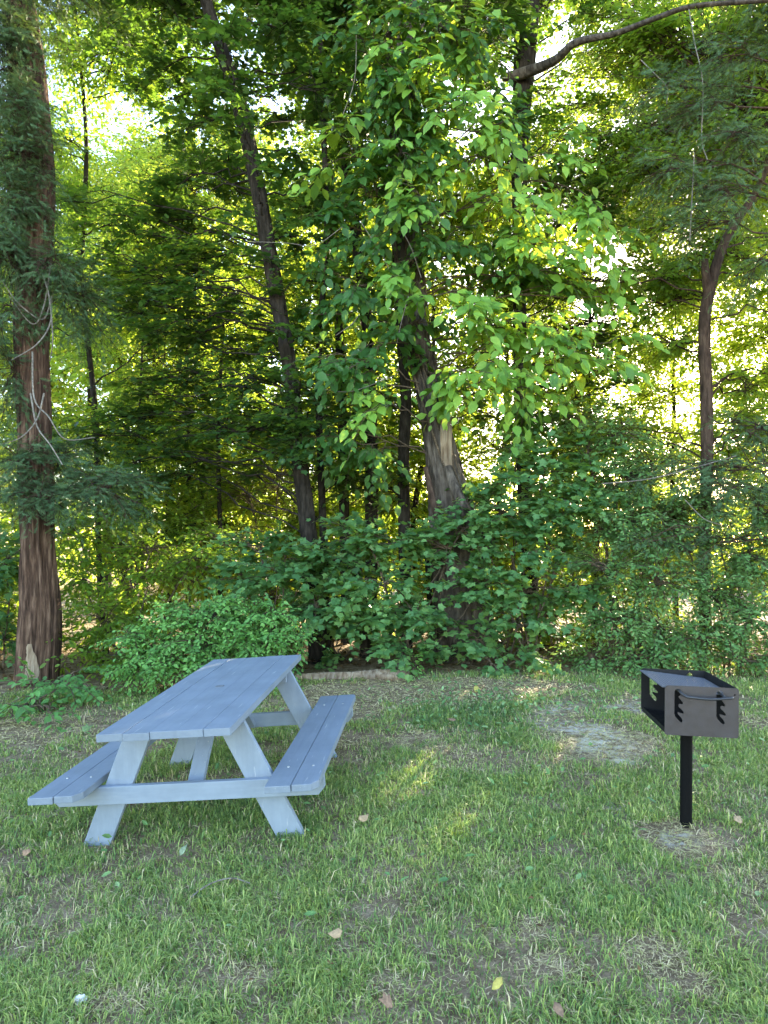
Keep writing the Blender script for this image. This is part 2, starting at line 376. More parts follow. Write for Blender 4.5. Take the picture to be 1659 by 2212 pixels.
# ------------------------------------------------------------------ ground
def blob_px(u, v, ru, rv):
    p = on_ground(u, v); return p[0], p[1], ru * p[1] / DF, rv * p[1] ** 2 / (DF * (CAM_H - p[2]))
def patches(x, y, lst):
    o = np.zeros(np.shape(x)); wob = 1.7 * (fbm(x, y, .3) - .5)
    for u, v, ru, rv, s in lst:
        cx, cy, rx, ry = blob_px(u, v, ru, rv)
        d = np.sqrt(((x - cx) / rx) ** 2 + ((y - cy) / ry) ** 2) + wob
        o = np.maximum(o, s * np.clip(1.35 - d, 0, .7) / .7)
    return o
ASH = [(1310, 1600, 60, 22, 1), (1255, 1572, 50, 12, .8), (1350, 1638, 35, 16, .9), (1205, 1530, 45, 14, .7), (1370, 1525, 50, 12, .5), (1300, 1548, 28, 8, .6),
       (1345, 1745, 40, 14, .6), (1165, 1560, 30, 14, .5), (1470, 1812, 34, 12, .9), (1240, 1565, 40, 9, .6), (1310, 1740, 22, 9, .5)]
BARE = [(840, 1496, 190, 26, 1), (1020, 1490, 150, 20, 1), (690, 1500, 60, 24, .9), (790, 1530, 60, 26, .7), (730, 1610, 60, 25, .5), (1120, 1482, 160, 9, .7), (1475, 1805, 78, 28, 1), (1310, 1600, 90, 34, 1), (1220, 1545, 60, 22, .7), (1380, 1530, 60, 18, .6), (60, 1570, 130, 34, .8), (900, 1600, 60, 20, .5),
        (90, 1590, 110, 24, .6), (1440, 2075, 55, 50, .75), (1150, 2005, 40, 22, .6), (1190, 2085, 40, 25, .6), (830, 2120, 60, 26, .45), (540, 2110, 60, 22, .5),
        (700, 1740, 60, 14, .3), (1630, 1560, 70, 20, .6), (1620, 1900, 50, 25, .35), (1090, 1880, 40, 18, .4), (980, 1640, 60, 18, .4), (250, 2170, 70, 25, .5), (1380, 2050, 40, 20, .5), (1500, 2120, 50, 30, .6)]
LUSH = [(1010, 1545, 110, 34, 1), (920, 1550, 40, 24, .7), (1090, 1515, 90, 16, .7), (640, 1790, 60, 30, .6), (560, 1740, 120, 30, .6), (1440, 1960, 90, 30, .4), (300, 1800, 90, 22, .4)]
xs = np.concatenate([np.linspace(-220, -9, 22)[:-1], np.arange(-9, 9, .075), np.linspace(9, 220, 22)])
ys = np.concatenate([np.linspace(-120, -1, 14)[:-1], np.arange(-1, 14, .075), np.linspace(14, 320, 32)])
X, Y = np.meshgrid(xs, ys)
Z = gz(X, Y) + .025 * (fbm(X, Y, .9) - .5) * (np.abs(X) < 9.5) + .02 * (fbm(X, Y, .3) - .5)
ac = Acc(); nx, ny = len(xs), len(ys)
I = (np.arange(ny - 1)[:, None] * nx + np.arange(nx - 1)[None]).ravel()
ash_v = np.where((Y > 2) & (Y < 9) & (np.abs(X) < 6), patches(X, Y, ASH), 0)
ac.add(np.stack([X, Y, Z], -1), None, np.stack([I, I + 1, I + nx + 1, I + nx], -1), 0, ash_v.ravel())
m, n, l, p = mat('soil')
nz = noise(n, l, 9, 9, .72); r = ramp(n, [(.3, (.13, .095, .06)), (.5, (.27, .20, .135)), (.62, (.37, .28, .20)), (.75, (.46, .365, .27))]); l.new(nz.outputs[0], r.inputs[0])
n2 = noise(n, l, 90, 4, .7); r2 = ramp(n, [(.3, (.55, .55, .55)), (.7, (1.3, 1.3, 1.25))]); l.new(n2.outputs[0], r2.inputs[0])
mx = n.new('ShaderNodeMix'); mx.data_type = 'RGBA'; mx.blend_type = 'MULTIPLY'; mx.inputs[0].default_value = 1
l.new(r.outputs[0], mx.inputs[6]); l.new(r2.outputs[0], mx.inputs[7])
a_ = n.new('ShaderNodeAttribute'); a_.attribute_name = 'tint'
mulA = n.new('ShaderNodeMath'); mulA.operation = 'MULTIPLY'; n3 = noise(n, l, 11, 8, .75); r3 = ramp(n, [(.46, (.0, .0, .0)), (.56, (1, 1, 1))]); l.new(n3.outputs[0], r3.inputs[0])
l.new(a_.outputs['Fac'], mulA.inputs[0]); l.new(r3.outputs[0], mulA.inputs[1])
mx2 = n.new('ShaderNodeMix'); mx2.data_type = 'RGBA'; l.new(mulA.outputs[0], mx2.inputs[0]); l.new(mx.outputs[2], mx2.inputs[6]); mx2.inputs[7].default_value = (.70, .67, .62, 1)
l.new(mx2.outputs[2], p.inputs['Base Color']); p.inputs['Roughness'].default_value = .95; p.inputs['Specular IOR Level'].default_value = .1
b = n.new('ShaderNodeBump'); b.inputs['Strength'].default_value = .8; b.inputs['Distance'].default_value = .02; l.new(n2.outputs[0], b.inputs['Height']); l.new(b.outputs[0], p.inputs['Normal'])
M['soil'] = m
g_ = ac.build('ground', m); tag(g_, kind='structure')

# grass: single blades, thinned and dried on the bare patches
def blades(acc, N, x0, x1, y0, y1, wid, keep=None):
    x = rng.uniform(x0, x1, N); y = rng.uniform(y0, y1, N)
    edge = 8.05 + .25 * (fbm(x, y * 0, .8) - .5)
    bare = patches(x, y, BARE); lush = patches(x, y, LUSH); big = fbm(x, y, .55); mid = fbm(x + 31, y, .16)
    pr = (.28 + 1.0 * np.clip((mid - .28) * 2.1, 0, 1)) * (1 - .97 * np.clip(bare * 1.5, 0, 1)) * np.clip((edge - y) / .35, 0, 1)
    pr = np.clip(pr * (.30 + 1.0 * np.clip((big - .32) * 2.6, 0, 1)) + .5 * lush * (y < edge), 0, 1)
    if keep is not None: pr = pr * keep(x, y)
    k = rng.random(N) < pr
    x, y, bare, lush, big, mid = x[k], y[k], bare[k], lush[k], big[k], mid[k]; N = len(x)
    h = rng.gamma(6, .0057, N) * (.75 + .7 * mid) * (1 + .35 * lush) * (1 - .45 * bare); h = np.clip(h, .012, .13)
    th = rng.uniform(0, 2 * np.pi, N); cl = 2 * np.pi * vnoise(x, y, .07) * 2; th = np.where(rng.random(N) < .55, cl, th)
    lean = rng.uniform(.2, 1.5, N)
    d = np.stack([np.cos(th), np.sin(th), np.zeros(N)], -1); ph = th + np.pi / 2 + rng.uniform(-.9, .9, N); sdv = np.stack([np.cos(ph), np.sin(ph), np.zeros(N)], -1)
    wd = (wid * rng.uniform(.6, 1.4, N))[:, None]
    b0 = np.stack([x, y, gz(x, y) + .025 * (fbm(x, y, .9) - .5) + .02 * (fbm(x, y, .3) - .5) - .004], -1); up = np.array([0, 0, 1.])
    m1 = b0 + up * (h * .58)[:, None] + d * (h * lean * .30)[:, None]; tp = b0 + up * (h * (1 - .36 * lean))[:, None] + d * (h * lean * .95)[:, None]
    V = np.stack([b0 - sdv * wd, b0 + sdv * wd, m1 + sdv * wd * .8, m1 - sdv * wd * .8, tp], 1)
    i = np.arange(N) * 5
    dry = rng.random(N) < (.06 + .28 * np.clip((.52 - big) * 3, 0, 1) + .55 * bare) * (1 - .7 * lush)
    tn = np.where(dry, rng.uniform(.7, 1., N), np.clip(.02 + .58 * rng.random(N) + .35 * (big - .45) - .15 * lush, 0, .66))
    acc.add(V, np.stack([i + 3, i + 2, i + 4], -1), np.stack([i, i + 1, i + 2, i + 3], -1), 0, np.repeat(tn, 5))
def straw(acc, N, x0, x1, y0, y1, wid, where_bare=True):
    # dead blades and clippings lying flat on the soil
    x = rng.uniform(x0, x1, N); y = rng.uniform(y0, y1, N); bare = patches(x, y, BARE); k = rng.random(N) < np.clip(.13 + bare, 0, 1); x, y = x[k], y[k]; N = len(x)
    th = rng.uniform(0, 2 * np.pi, N); ln = rng.gamma(4, .009, N); d = np.stack([np.cos(th), np.sin(th), rng.uniform(-.1, .35, N)], -1); sdv = np.stack([-np.sin(th), np.cos(th), rng.uniform(-.5, .5, N)], -1)
    b0 = np.stack([x, y, gz(x, y) + .025 * (fbm(x, y, .9) - .5) + .02 * (fbm(x, y, .3) - .5) + rng.uniform(.003, .012, N)], -1); wd = (wid * rng.uniform(.5, 1.3, N))[:, None]
    m1 = b0 + d * (ln * .5)[:, None] + .12 * ln[:, None] * rnd(N, 3); tp = b0 + d * ln[:, None]
    V = np.stack([b0 - sdv * wd, b0 + sdv * wd, m1 + sdv * wd, m1 - sdv * wd, tp], 1); i = np.arange(N) * 5
    acc.add(V, np.stack([i + 3, i + 2, i + 4], -1), np.stack([i, i + 1, i + 2, i + 3], -1), 0, np.repeat(rng.uniform(.66, 1., N), 5))
ga = Acc()
straw(ga, 85000, -2.6, 2.6, 1.9, 3.6, .0011); straw(ga, 80000, -3.9, 3.9, 3.6, 5.6, .0016); straw(ga, 60000, -5.5, 5.5, 5.6, 8.2, .003)
inview = lambda x, y: (np.abs(x) < .60 * y + .35)
blades(ga, 190000, -2.6, 2.6, 1.9, 3.6, .0024, inview)
blades(ga, 200000, -3.9, 3.9, 3.6, 5.6, .003, inview)
blades(ga, 190000, -5.8, 5.8, 5.6, 8.3, .004, inview)
blades(ga, 60000, -8, 8, -1, 8.3, .004, lambda x, y: ~inview(x, y))
g_ = ga.build('grass', M['grass'], smooth=False); tag(g_, 'patchy short mown grass with dry straw between the blades', 'grass', kind='stuff')

# leaf litter under the trees
la = Acc(); N = 9000
x = rng.uniform(-8, 8, N); y = 7.7 + rng.gamma(2, 1.3, N); P = np.stack([x, y, gz(x, y) + rng.uniform(.005, .05, N)], -1)
stamp(la, 'far', P, rnd(N, 3) * np.array([1, 1, .2]), rnd(N, 3) * .5 + np.array([0, 0, 1]), rng.uniform(.03, .09, N), 0, rng.random(N))
N = 800; x = rng.uniform(-3.5, 3.5, N); y = rng.uniform(2.2, 8, N); P = np.stack([x, y, gz(x, y) + rng.uniform(.02, .035, N)], -1)
stamp(la, 'far', P, rnd(N, 3) * np.array([1, 1, .2]), rnd(N, 3) * .6 + np.array([0, 0, 1]), rng.uniform(.01, .03, N) * (1 + .8 * (rng.random(N) < .06)), 0, rng.random(N))
tag(la.build('leaf_litter', M['litter'], smooth=False), 'brown dead leaves scattered on the soil under the trees', 'leaf litter', kind='stuff')

# ------------------------------------------------------------------ picnic table
import bmesh
def solid(name, prisms, mt, parent, bevel=.004, smooth=False):
    """prisms: (polygon [(x, y)..] in a plane, thickness, 4x4 matrix); one mesh"""
    bm = bmesh.new()
    for poly, th, mx_ in prisms:
        b2 = bmesh.new()
        vs = [b2.verts.new((a, c, 0)) for a, c in poly]; f = b2.faces.new(vs)
        if f.normal.z > 0: f.normal_flip()
        ex = bmesh.ops.extrude_face_region(b2, geom=[f]); bmesh.ops.translate(b2, vec=(0, 0, th), verts=[v for v in ex['geom'] if isinstance(v, bmesh.types.BMVert)])
        bmesh.ops.recalc_face_normals(b2, faces=b2.faces)
        if bevel: bmesh.ops.bevel(b2, geom=b2.edges[:], offset=bevel, segments=2, affect='EDGES', profile=.6)
        b2.transform(mx_); me_ = bpy.data.meshes.new('tmp'); b2.to_mesh(me_); bm.from_mesh(me_); bpy.data.meshes.remove(me_); b2.free()
    me = bpy.data.meshes.new(name); bm.to_mesh(me); bm.free()
    for q in me.polygons: q.use_smooth = smooth
    me.materials.append(mt); o = bpy.data.objects.new(name, me); COL.objects.link(o); o.parent = parent
    return o
Tr = Matrix.Translation
def rect(x0, x1, y0, y1): return [(x0, y0), (x1, y0), (x1, y1), (x0, y1)]
def basis(ox, ex, ey):
    ex = Vector(ex).normalized(); ey = Vector(ey).normalized(); ez = ex.cross(ey)
    return Matrix(((ex.x, ey.x, ez.x, ox[0]), (ex.y, ey.y, ez.y, ox[1]), (ex.z, ey.z, ez.z, ox[2]), (0, 0, 0, 1)))

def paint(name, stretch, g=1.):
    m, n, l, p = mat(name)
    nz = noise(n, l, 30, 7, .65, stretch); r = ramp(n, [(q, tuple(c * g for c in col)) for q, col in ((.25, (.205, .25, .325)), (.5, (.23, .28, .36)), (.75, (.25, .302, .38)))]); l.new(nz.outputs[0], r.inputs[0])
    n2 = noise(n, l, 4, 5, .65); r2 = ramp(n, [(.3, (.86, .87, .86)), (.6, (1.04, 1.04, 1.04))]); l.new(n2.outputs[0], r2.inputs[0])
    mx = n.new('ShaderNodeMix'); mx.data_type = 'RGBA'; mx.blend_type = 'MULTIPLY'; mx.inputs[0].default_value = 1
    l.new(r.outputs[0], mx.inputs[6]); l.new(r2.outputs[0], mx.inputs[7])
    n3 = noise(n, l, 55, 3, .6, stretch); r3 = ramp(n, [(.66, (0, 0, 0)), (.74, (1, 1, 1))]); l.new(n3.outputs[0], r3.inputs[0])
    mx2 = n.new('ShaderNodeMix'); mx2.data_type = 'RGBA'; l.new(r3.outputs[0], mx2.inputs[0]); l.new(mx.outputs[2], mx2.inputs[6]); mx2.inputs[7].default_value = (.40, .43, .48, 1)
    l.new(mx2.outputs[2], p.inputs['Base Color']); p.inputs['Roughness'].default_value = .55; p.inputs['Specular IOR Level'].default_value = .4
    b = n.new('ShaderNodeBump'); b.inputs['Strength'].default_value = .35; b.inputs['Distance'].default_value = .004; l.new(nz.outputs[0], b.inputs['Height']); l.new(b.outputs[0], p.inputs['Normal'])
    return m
P_long_dim = paint('grey blue paint along boards', (1, .06, 1), .86); P_cross = paint('grey blue paint across', (.08, 1, 1), 1.05); P_leg = paint('grey blue paint upright', (1, 1, .12), 1.05)  # tabletop and seat paint darkened, standing in for dark trees reflected at grazing angles

TL, TW, TH, HB, BX, BW = 1.968, .71, .7103, .3837, .4969, .2787
tx, ty = -1.0895, 3.671
table = thing('picnic_table', 'grey-blue painted wooden picnic table with two attached benches on the grass', 'picnic table', (tx, ty, 0))
table.rotation_mode = 'XYZ'
ca_, cb_, cy_ = .0304, -.072, -.0667
Rm = Matrix.Rotation(cy_, 4, 'Z') @ Matrix.Rotation(ca_, 4, 'X') @ Matrix.Rotation(cb_, 4, 'Y')
table.rotation_euler = Rm.to_euler('XYZ')
mM, n_, l_, p_ = mat('bare screw heads'); p_.inputs['Base Color'].default_value = (.4, .42, .44, 1); p_.inputs['Roughness'].default_value = .4; p_.inputs['Metallic'].default_value = .5; M_cap = mM
pw = TW / 5; bt = .040
end = [(.000, .004), (-.003, .006), (.004, -.002), (-.002, .003), (.003, 0)]
board_top = solid('tabletop', [(rect(-TW / 2 + i * pw + .0007, -TW / 2 + (i + 1) * pw - .0007, end[i][0], TL + end[i][1]), bt, Tr((0, 0, TH - bt + (.0015, -.001, 0, .001, -.0005)[i]))) for i in range(5)], P_long_dim, table, .0022)
for s in (-1, 1):
    x0 = BX if s > 0 else -BX - BW; o = .05; hw = BW / 2 - .0012
    pr = []
    for j in range(2):
        xa = x0 + j * (BW / 2 + .0012); xb = xa + hw - .0012; y0 = o + (.004 if j else -.002); y1 = TL - o
        poly = rect(xa, xb, y0, y1) if j == 0 else [(xa, y0), (xb - .035, y0), (xb, y0 + .055), (xb, y1 - .03), (xb - .02, y1), (xa, y1)]
        pr.append((poly, .038, Tr((0, 0, HB - .038 + .001 * j))))
    bench = solid('bench_seat', pr, P_long_dim, table)
    # screw heads painted over
    for yy in (.33, TL - .33):
        for xx in (x0 + .07, x0 + .21):
            a = Acc(); th = np.arange(10) * 2 * np.pi / 10; V = np.stack([xx + .007 * np.cos(th), yy + .007 * np.sin(th), np.full(10, HB + .004)], -1); V2 = V.copy(); V2[:, 2] -= .006
            a.add(np.vstack([V, V2, [[xx, yy, HB + .005]]]), [(i, (i + 1) % 10, 20) for i in range(10)], [(10 + i, 10 + (i + 1) % 10, (i + 1) % 10, i) for i in range(10)], 0)
            a.build('screw_cap', M_cap, bench)
lz = TH - bt - .003; fo = .559; topx = .25; lw = .145
for yy, fr in ((.315, 1), (TL - .353, -1)):
    for s in (-1, 1):
        dx = fo - topx; wx = .160
        poly = [(s * (fo - wx / 2), 0), (s * (fo + wx / 2), 0), (s * (topx + wx / 2), lz), (s * (topx - wx / 2), lz)]
        # legs are sunk a little in the turf
        poly = [(poly[0][0] + s * .02, -.045), (poly[1][0] + s * .02, -.045), poly[2], poly[3]]
        solid('leg', [(poly, .038, basis((0, yy + .038, 0), (1, 0, 0), (0, 0, 1)))], P_leg, table)
    yb = yy - .041 if fr > 0 else yy + .041
    z1 = HB - .0405; poly = [(-.735, z1 - .10), (.735, z1 - .10), (.772, z1 - .06), (.772, z1), (-.772, z1), (-.772, z1 - .06)]
    solid('crossbar', [(poly, .038, basis((0, yb + .038, 0), (1, 0, 0), (0, 0, 1)))], P_cross, table)
    yc = yy + .041 if fr > 0 else yy - .041
    solid('cleat', [(rect(-.31, .31, lz - .087, lz), .038, basis((0, yc + .038, 0), (1, 0, 0), (0, 0, 1)))], P_cross, table)
    ya, yd = (yy + .05, yy + .50) if fr > 0 else (yy - .012, yy - .462)
    za, zb = z1 - .09, lz - .012
    ex = Vector((0, yd - ya, zb - za)); ln = ex.length
    solid('brace', [(rect(0, ln, -.045, .045), .038, basis((.019, ya, za), ex, (1, 0, 0)) @ Tr((0, -.019, 0)) )], P_leg, table)
solid('cleat', [(rect(-.31, .31, lz - .038, lz), .088, basis((0, TL / 2 + .044, 0), (1, 0, 0), (0, 0, 1)))], P_cross, table)
mM, n_, l_, p_ = mat('dark hole plug'); p_.inputs['Base Color'].default_value = (.13, .15, .18, 1); p_.inputs['Roughness'].default_value = .6
th = np.arange(20) * 2 * np.pi / 20; a = Acc(); zt = TH + .0035
Vr = [np.stack([rr * np.cos(th), TL / 2 + rr * np.sin(th), np.full(20, zz)], -1) for rr, zz in ((.030, zt - .003), (.029, zt), (.022, zt), (.020, zt - .002))]
a.add(np.vstack(Vr + [[[0, TL / 2, zt - .002]]]), [(60 + i, 60 + (i + 1) % 20, 80) for i in range(20)], [(20 * k + i, 20 * k + (i + 1) % 20, 20 * k + 20 + (i + 1) % 20, 20 * k + 20 + i) for k in range(3) for i in range(20)], 0)
a.build('umbrella_hole_plug', mM, board_top)

# ------------------------------------------------------------------ park grill
def metal(name, col, rough, bump=.15, rust=0.):
    m, n, l, p = mat(name)
    nz = noise(n, l, 25, 6, .65); r = ramp(n, [(.3, tuple(c * .8 for c in col)), (.7, tuple(c * 1.2 for c in col))]); l.new(nz.outputs[0], r.inputs[0])
    if rust:
        n2 = noise(n, l, 9, 8, .7); r2 = ramp(n, [(.62, (0, 0, 0)), (.72, (rust,) * 3)]); l.new(n2.outputs[0], r2.inputs[0])
        mx = n.new('ShaderNodeMix'); mx.data_type = 'RGBA'; l.new(r2.outputs[0], mx.inputs[0]); l.new(r.outputs[0], mx.inputs[6]); mx.inputs[7].default_value = (.10, .06, .04, 1); l.new(mx.outputs[2], p.inputs['Base Color'])
    else: l.new(r.outputs[0], p.inputs['Base Color'])
    rr = ramp(n, [(.3, (rough - .08,) * 3), (.7, (rough + .1,) * 3)]); l.new(nz.outputs[0], rr.inputs[0]); l.new(rr.outputs[0], p.inputs['Roughness'])
    p.inputs['Specular IOR Level'].default_value = .6
    n4 = noise(n, l, 180, 3, .6); b = n.new('ShaderNodeBump'); b.inputs['Strength'].default_value = bump; b.inputs['Distance'].default_value = .002; l.new(n4.outputs[0], b.inputs['Height']); l.new(b.outputs[0], p.inputs['Normal'])
    return m
M['plate'] = metal('black enamel plate', (.036, .030, .035), .42, rust=.35); M['inner'] = metal('sooty black steel', (.012, .012, .014), .55); M['post'] = metal('black post paint', (.003, .003, .0035), .8, .5)
M['post'].node_tree.nodes['Principled BSDF'].inputs['Specular IOR Level'].default_value = .15; M['inner'].node_tree.nodes['Principled BSDF'].inputs['Specular IOR Level'].default_value = .25
M['grate'] = metal('steel grate', (.10, .107, .135), .66)
GW, GD, GH = .3667, .5023, .2547
grill = thing('park_grill', 'black steel pedestal barbecue grill on a single post in the grass', 'grill', (1.674, 3.9221, .6772))
grill.rotation_euler = (0, .0223, -.1175)
def notch(dx):
    px = [(693, 460), (703, 442), (735, 432), (760, 445), (768, 478), (752, 500), (738, 506), (739, 520), (765, 545), (783, 570), (776, 585), (750, 580), (736, 588), (738, 610), (765, 632), (790, 660), (786, 675), (757, 668), (728, 662), (727, 680), (765, 716), (780, 745), (768, 762), (745, 750), (702, 706), (693, 680)]
    return [((x - 971) / 2050 + dx, GH * (1 - (y - 404) / 484)) for x, y in px]
def plate_with_holes(name, outer, holes, th, mt, parent, y0):
    polys = [outer] + holes; flat = [q for pl in polys for q in pl]
    tris = tessellate_polygon([[Vector((q[0], q[1], 0)) for q in pl] for pl in polys])
    V = [(q[0], y0, q[1]) for q in flat] + [(q[0], y0 + th, q[1]) for q in flat]; k = len(flat)
    T = [tuple(t) for t in tris] + [tuple(k + i for i in t[::-1]) for t in tris]; Q = []; o = 0
    for pl in polys:
        c = len(pl); Q += [(o + i, o + (i + 1) % c, k + o + (i + 1) % c, k + o + i) for i in range(c)]; o += c
    a = Acc(); a.add(V, T, Q, 0); ob = a.build(name, mt, parent, smooth=False); ob.matrix_parent_inverse = Matrix.Identity(4)
    bm = bmesh.new(); bm.from_mesh(ob.data); bmesh.ops.remove_doubles(bm, verts=bm.verts, dist=1e-6); bmesh.ops.recalc_face_normals(bm, faces=bm.faces); bm.to_mesh(ob.data); bm.free()
    return ob
def rounded(x0, x1, z0, z1, rs):
    o = []
    for (cx, cz, sx, sz, a0), r_ in zip(((x0, z0, 1, 1, 180), (x1, z0, -1, 1, 270), (x1, z1, -1, -1, 0), (x0, z1, 1, -1, 90)), rs):
        for t in np.linspace(0, 90, 5): aa = math.radians(a0 + t); o.append((cx + sx * r_ + r_ * math.cos(aa), cz + sz * r_ + r_ * math.sin(aa)))
    return o
holes = [notch(0), notch(.2085)]
dot = [(.1635 + .005 * math.cos(t), .221 + .004 * math.sin(t)) for t in np.arange(10) * 2 * np.pi / 10]
plate_with_holes('front_plate', rounded(-GW / 2, GW / 2, 0, GH, (.01, .012, .01, .018)), holes + [dot], .006, M['plate'], grill, -GD / 2)
plate_with_holes('back_plate', rounded(-GW / 2, GW / 2, 0, GH, (.03, .01, .01, .018)), holes, .006, M['inner'], grill, GD / 2 - .006)
I4 = Matrix.Identity(4)
solid('side_plate', [(rect(-GD / 2 + .0065, GD / 2 - .0065, .004, GH - .002), .005, basis((GW / 2 - .007, 0, 0), (0, 1, 0), (0, 0, 1)))], M['inner'], grill, .001)
solid('floor_plate', [(rect(-GW / 2 + .004, GW / 2 - .0075, -GD / 2 + .0065, GD / 2 - .0065), .005, Tr((0, 0, .006)))], M['inner'], grill, .001)
solid('floor_lip', [(rect(-GD / 2 + .0065, GD / 2 - .0065, .0115, .03), .004, basis((-GW / 2 + .006, 0, 0), (0, 1, 0), (0, 0, 1)))], M['inner'], grill, .001)
gt = GH - .020
GT = Tr((-GW / 2, 0, GH - .014)) @ Matrix.Rotation(math.radians(5.2), 4, 'Y') @ Tr((GW / 2, 0, -gt))
pr = [(rect(-GW / 2 - .012, GW / 2 - .012, -GD / 2 + .012, GD / 2 - .012), .005, GT @ Tr((0, 0, gt)))]
pr += [(rect(-GW / 2 - .006 + i * .0176, -GW / 2 + .006 + i * .0176, -GD / 2 + .02, GD / 2 - .02), .0022, GT @ Tr((0, 0, gt + .0045))) for i in range(20)]
solid('cooking_grate', pr, M['grate'], grill, .0012)
a = Acc(); yf = -GD / 2
hp = [(-.112, yf + .03, gt - .006), (-.112, yf - .005, gt - .006), (-.108, yf - .022, gt - .012), (-.094, yf - .048, gt - .021), (-.080, yf - .055, gt - .025), (.02, yf - .058, gt - .030), (.125, yf - .050, gt - .022), (.138, yf - .040, gt - .020), (.1, yf - .02, gt - .012), (.094, yf + .03, gt - .008)]
trunk(a, np.array([(*q, .0068) for q in hp[:8]]), 10, 0, 5, 0, 0, step=.006, cap=True)
trunk(a, np.array([(.094, yf + .03, gt - .008, .0068), (.094, yf - .03, gt - .014, .0068), (.100, yf - .052, gt - .022, .0068)]), 10, 0, 5, 0, 0, step=.006)
M['handle'] = metal('dark steel rod', (.02, .022, .03), .35); h_ = a.build('handle', M['handle'], grill); h_.matrix_parent_inverse = I4
pz = float(gz(1.68, 3.92)) - .6772
a = Acc(); trunk(a, np.array([(.000, 0, pz - .08, .0315), (0, 0, pz + .25, .0315), (0, 0, -.002, .0315)]), 28, 0, 5, 0, .01, step=.1); o_ = a.build('post', M['post'], grill); o_.matrix_parent_inverse = I4
a = Acc(); trunk(a, np.array([(0, 0, -.06, .037), (0, 0, -.0015, .037)]), 28, 0, 5, 0, .0, step=.03, cap=True); o_ = a.build('post_collar', M['post'], grill); o_.matrix_parent_inverse = I4

FLECKS += [(on_ground(u, v) + np.array([0, 0, .03]), r_) for u, v, r_ in ((886, 1672, .085), (897, 1694, .06), (972, 1804, .08), (992, 1784, .08), (1010, 1764, .08), (1028, 1744, .08), (1030, 1490, .06))]
# chinks that let the sun fall on the vine and on the brush
FLECKS += [(at(u, v, y), r_) for u, v, y, r_ in ((1130, 690, 8.2, .22), (1200, 690, 8.3, .24), (1070, 420, 8.3, .24), (1000, 400, 8.3, .16), (1190, 500, 8.6, .3), (1260, 560, 8.8, .3), (960, 800, 8.2, .12), (1240, 1340, 8.2, .16), (1200, 1235, 8.3, .15), (1350, 1245, 8.2, .16), (480, 1195, 8.8, .25), (340, 1160, 9.2, .35), (250, 1290, 9.0, .25), (240, 790, 9.8, .4), (1050, 990, 9.6, .3), (1180, 1400, 8.1, .15), (430, 1100, 9.8, .3), (560, 1130, 9.8, .25), (130, 1380, 8.7, .2), (700, 1180, 9.3, .2), (1240, 1380, 8.1, .16), (300, 320, 10.5, .5), (180, 250, 10.5, .4), (170, 560, 10.5, .4), (400, 400, 9.6, .25), (330, 820, 9.6, .25), (620, 860, 9.0, .2))]
# ------------------------------------------------------------------ trees at the edge of the lawn
def top_of(p4, dx, z1, r1=.05):
    q = p4[-1]; return np.array([[q[0] + dx * .5, q[1] + .1, (q[2] + z1) / 2, (q[3] + r1) / 2 + .01], [q[0] + dx, q[1] + .2, z1, r1]])
def fork(root, p4, i, end, lift=.2, r=(.03, .008), name='branch', bark='bark_dark'):
    q = arc(p4[i, :3], np.asarray(end, float), lift, 8, .05); limb(root, name, np.hstack([q, np.linspace(r[0], r[1], 8)[:, None]]), bark)

GAPS = [(232, 150, 40, 60), (660, 360, 60, 55), (515, 610, 70, 55), (1195, 90, 40, 50), (1290, 220, 40, 30), (1440, 860, 80, 90), (1580, 700, 90, 60), (1390, 1000, 60, 40), (480, 60, 50, 50), (270, 340, 50, 90), (245, 790, 60, 40), (950, 700, 60, 500), (1250, 470, 60, 40), (560, 350, 30, 60)]
def fill(u0, u1, v0, v1, y0, y1, du=115, dv=95, ru=75, rv=48):
    out = []
    for v in np.arange(v0, v1, dv):
        for u in np.arange(u0 + (du / 2 if int(v / dv) % 2 else 0), u1, du):
            uu, vv = u + rng.uniform(-35, 35), v + rng.uniform(-30, 30)
            if any(((uu - a) / (ra + .55 * ru)) ** 2 + ((vv - b) / (rb + .55 * rv)) ** 2 < 1 for a, b, ra, rb in GAPS): continue
            out.append(B(uu, vv, rng.uniform(y0, y1), ru * rng.uniform(.8, 1.25), rv * rng.uniform(.8, 1.25), .5))
    return out
# thick tree with shaggy red bark and evergreen sprays
pA = rooted(polyline([(80, 1440, 8.25, 84), (88, 1329, 8.25, 77), (82, 1160, 8.25, 67), (76, 980, 8.25, 69), (71, 804, 8.25, 70), (68, 690, 8.25, 72), (76, 500, 8.25, 70), (82, 344, 8.25, 67), (62, 160, 8.25, 67), (40, 0, 8.25, 67)]), flare=1.15)
pA = np.vstack([pA, top_of(pA, -.3, 11, .07)])
cb1 = [B(20, 480, 7.9, 70, 170, .6), B(10, 150, 8.0, 70, 150, .6), B(90, 1075, 7.75, 100, 55, .35), B(230, 1060, 7.9, 110, 60, .4), B(30, 1000, 7.8, 70, 80, .4), B(25, 800, 8.1, 45, 120, .4),
       B(180, 640, 8.4, 60, 120, .5), B(40, 330, 7.9, 90, 90, .5), B(140, 1000, 8.5, 80, 70, .5), B(120, 560, 7.8, 40, 80, .3)]
cbt = [(np.array([-4.6, 8.2, 8.6]), np.array([1.4, 1.3, .8])), (np.array([-4.8, 8.6, 10]), np.array([1.2, 1.2, .9])), (np.array([-6.0, 8.4, 7.4]), np.array([1.0, 1.0, .8])), (np.array([-6.1, 8.3, 4.2]), np.array([.9, .9, 1.]))]
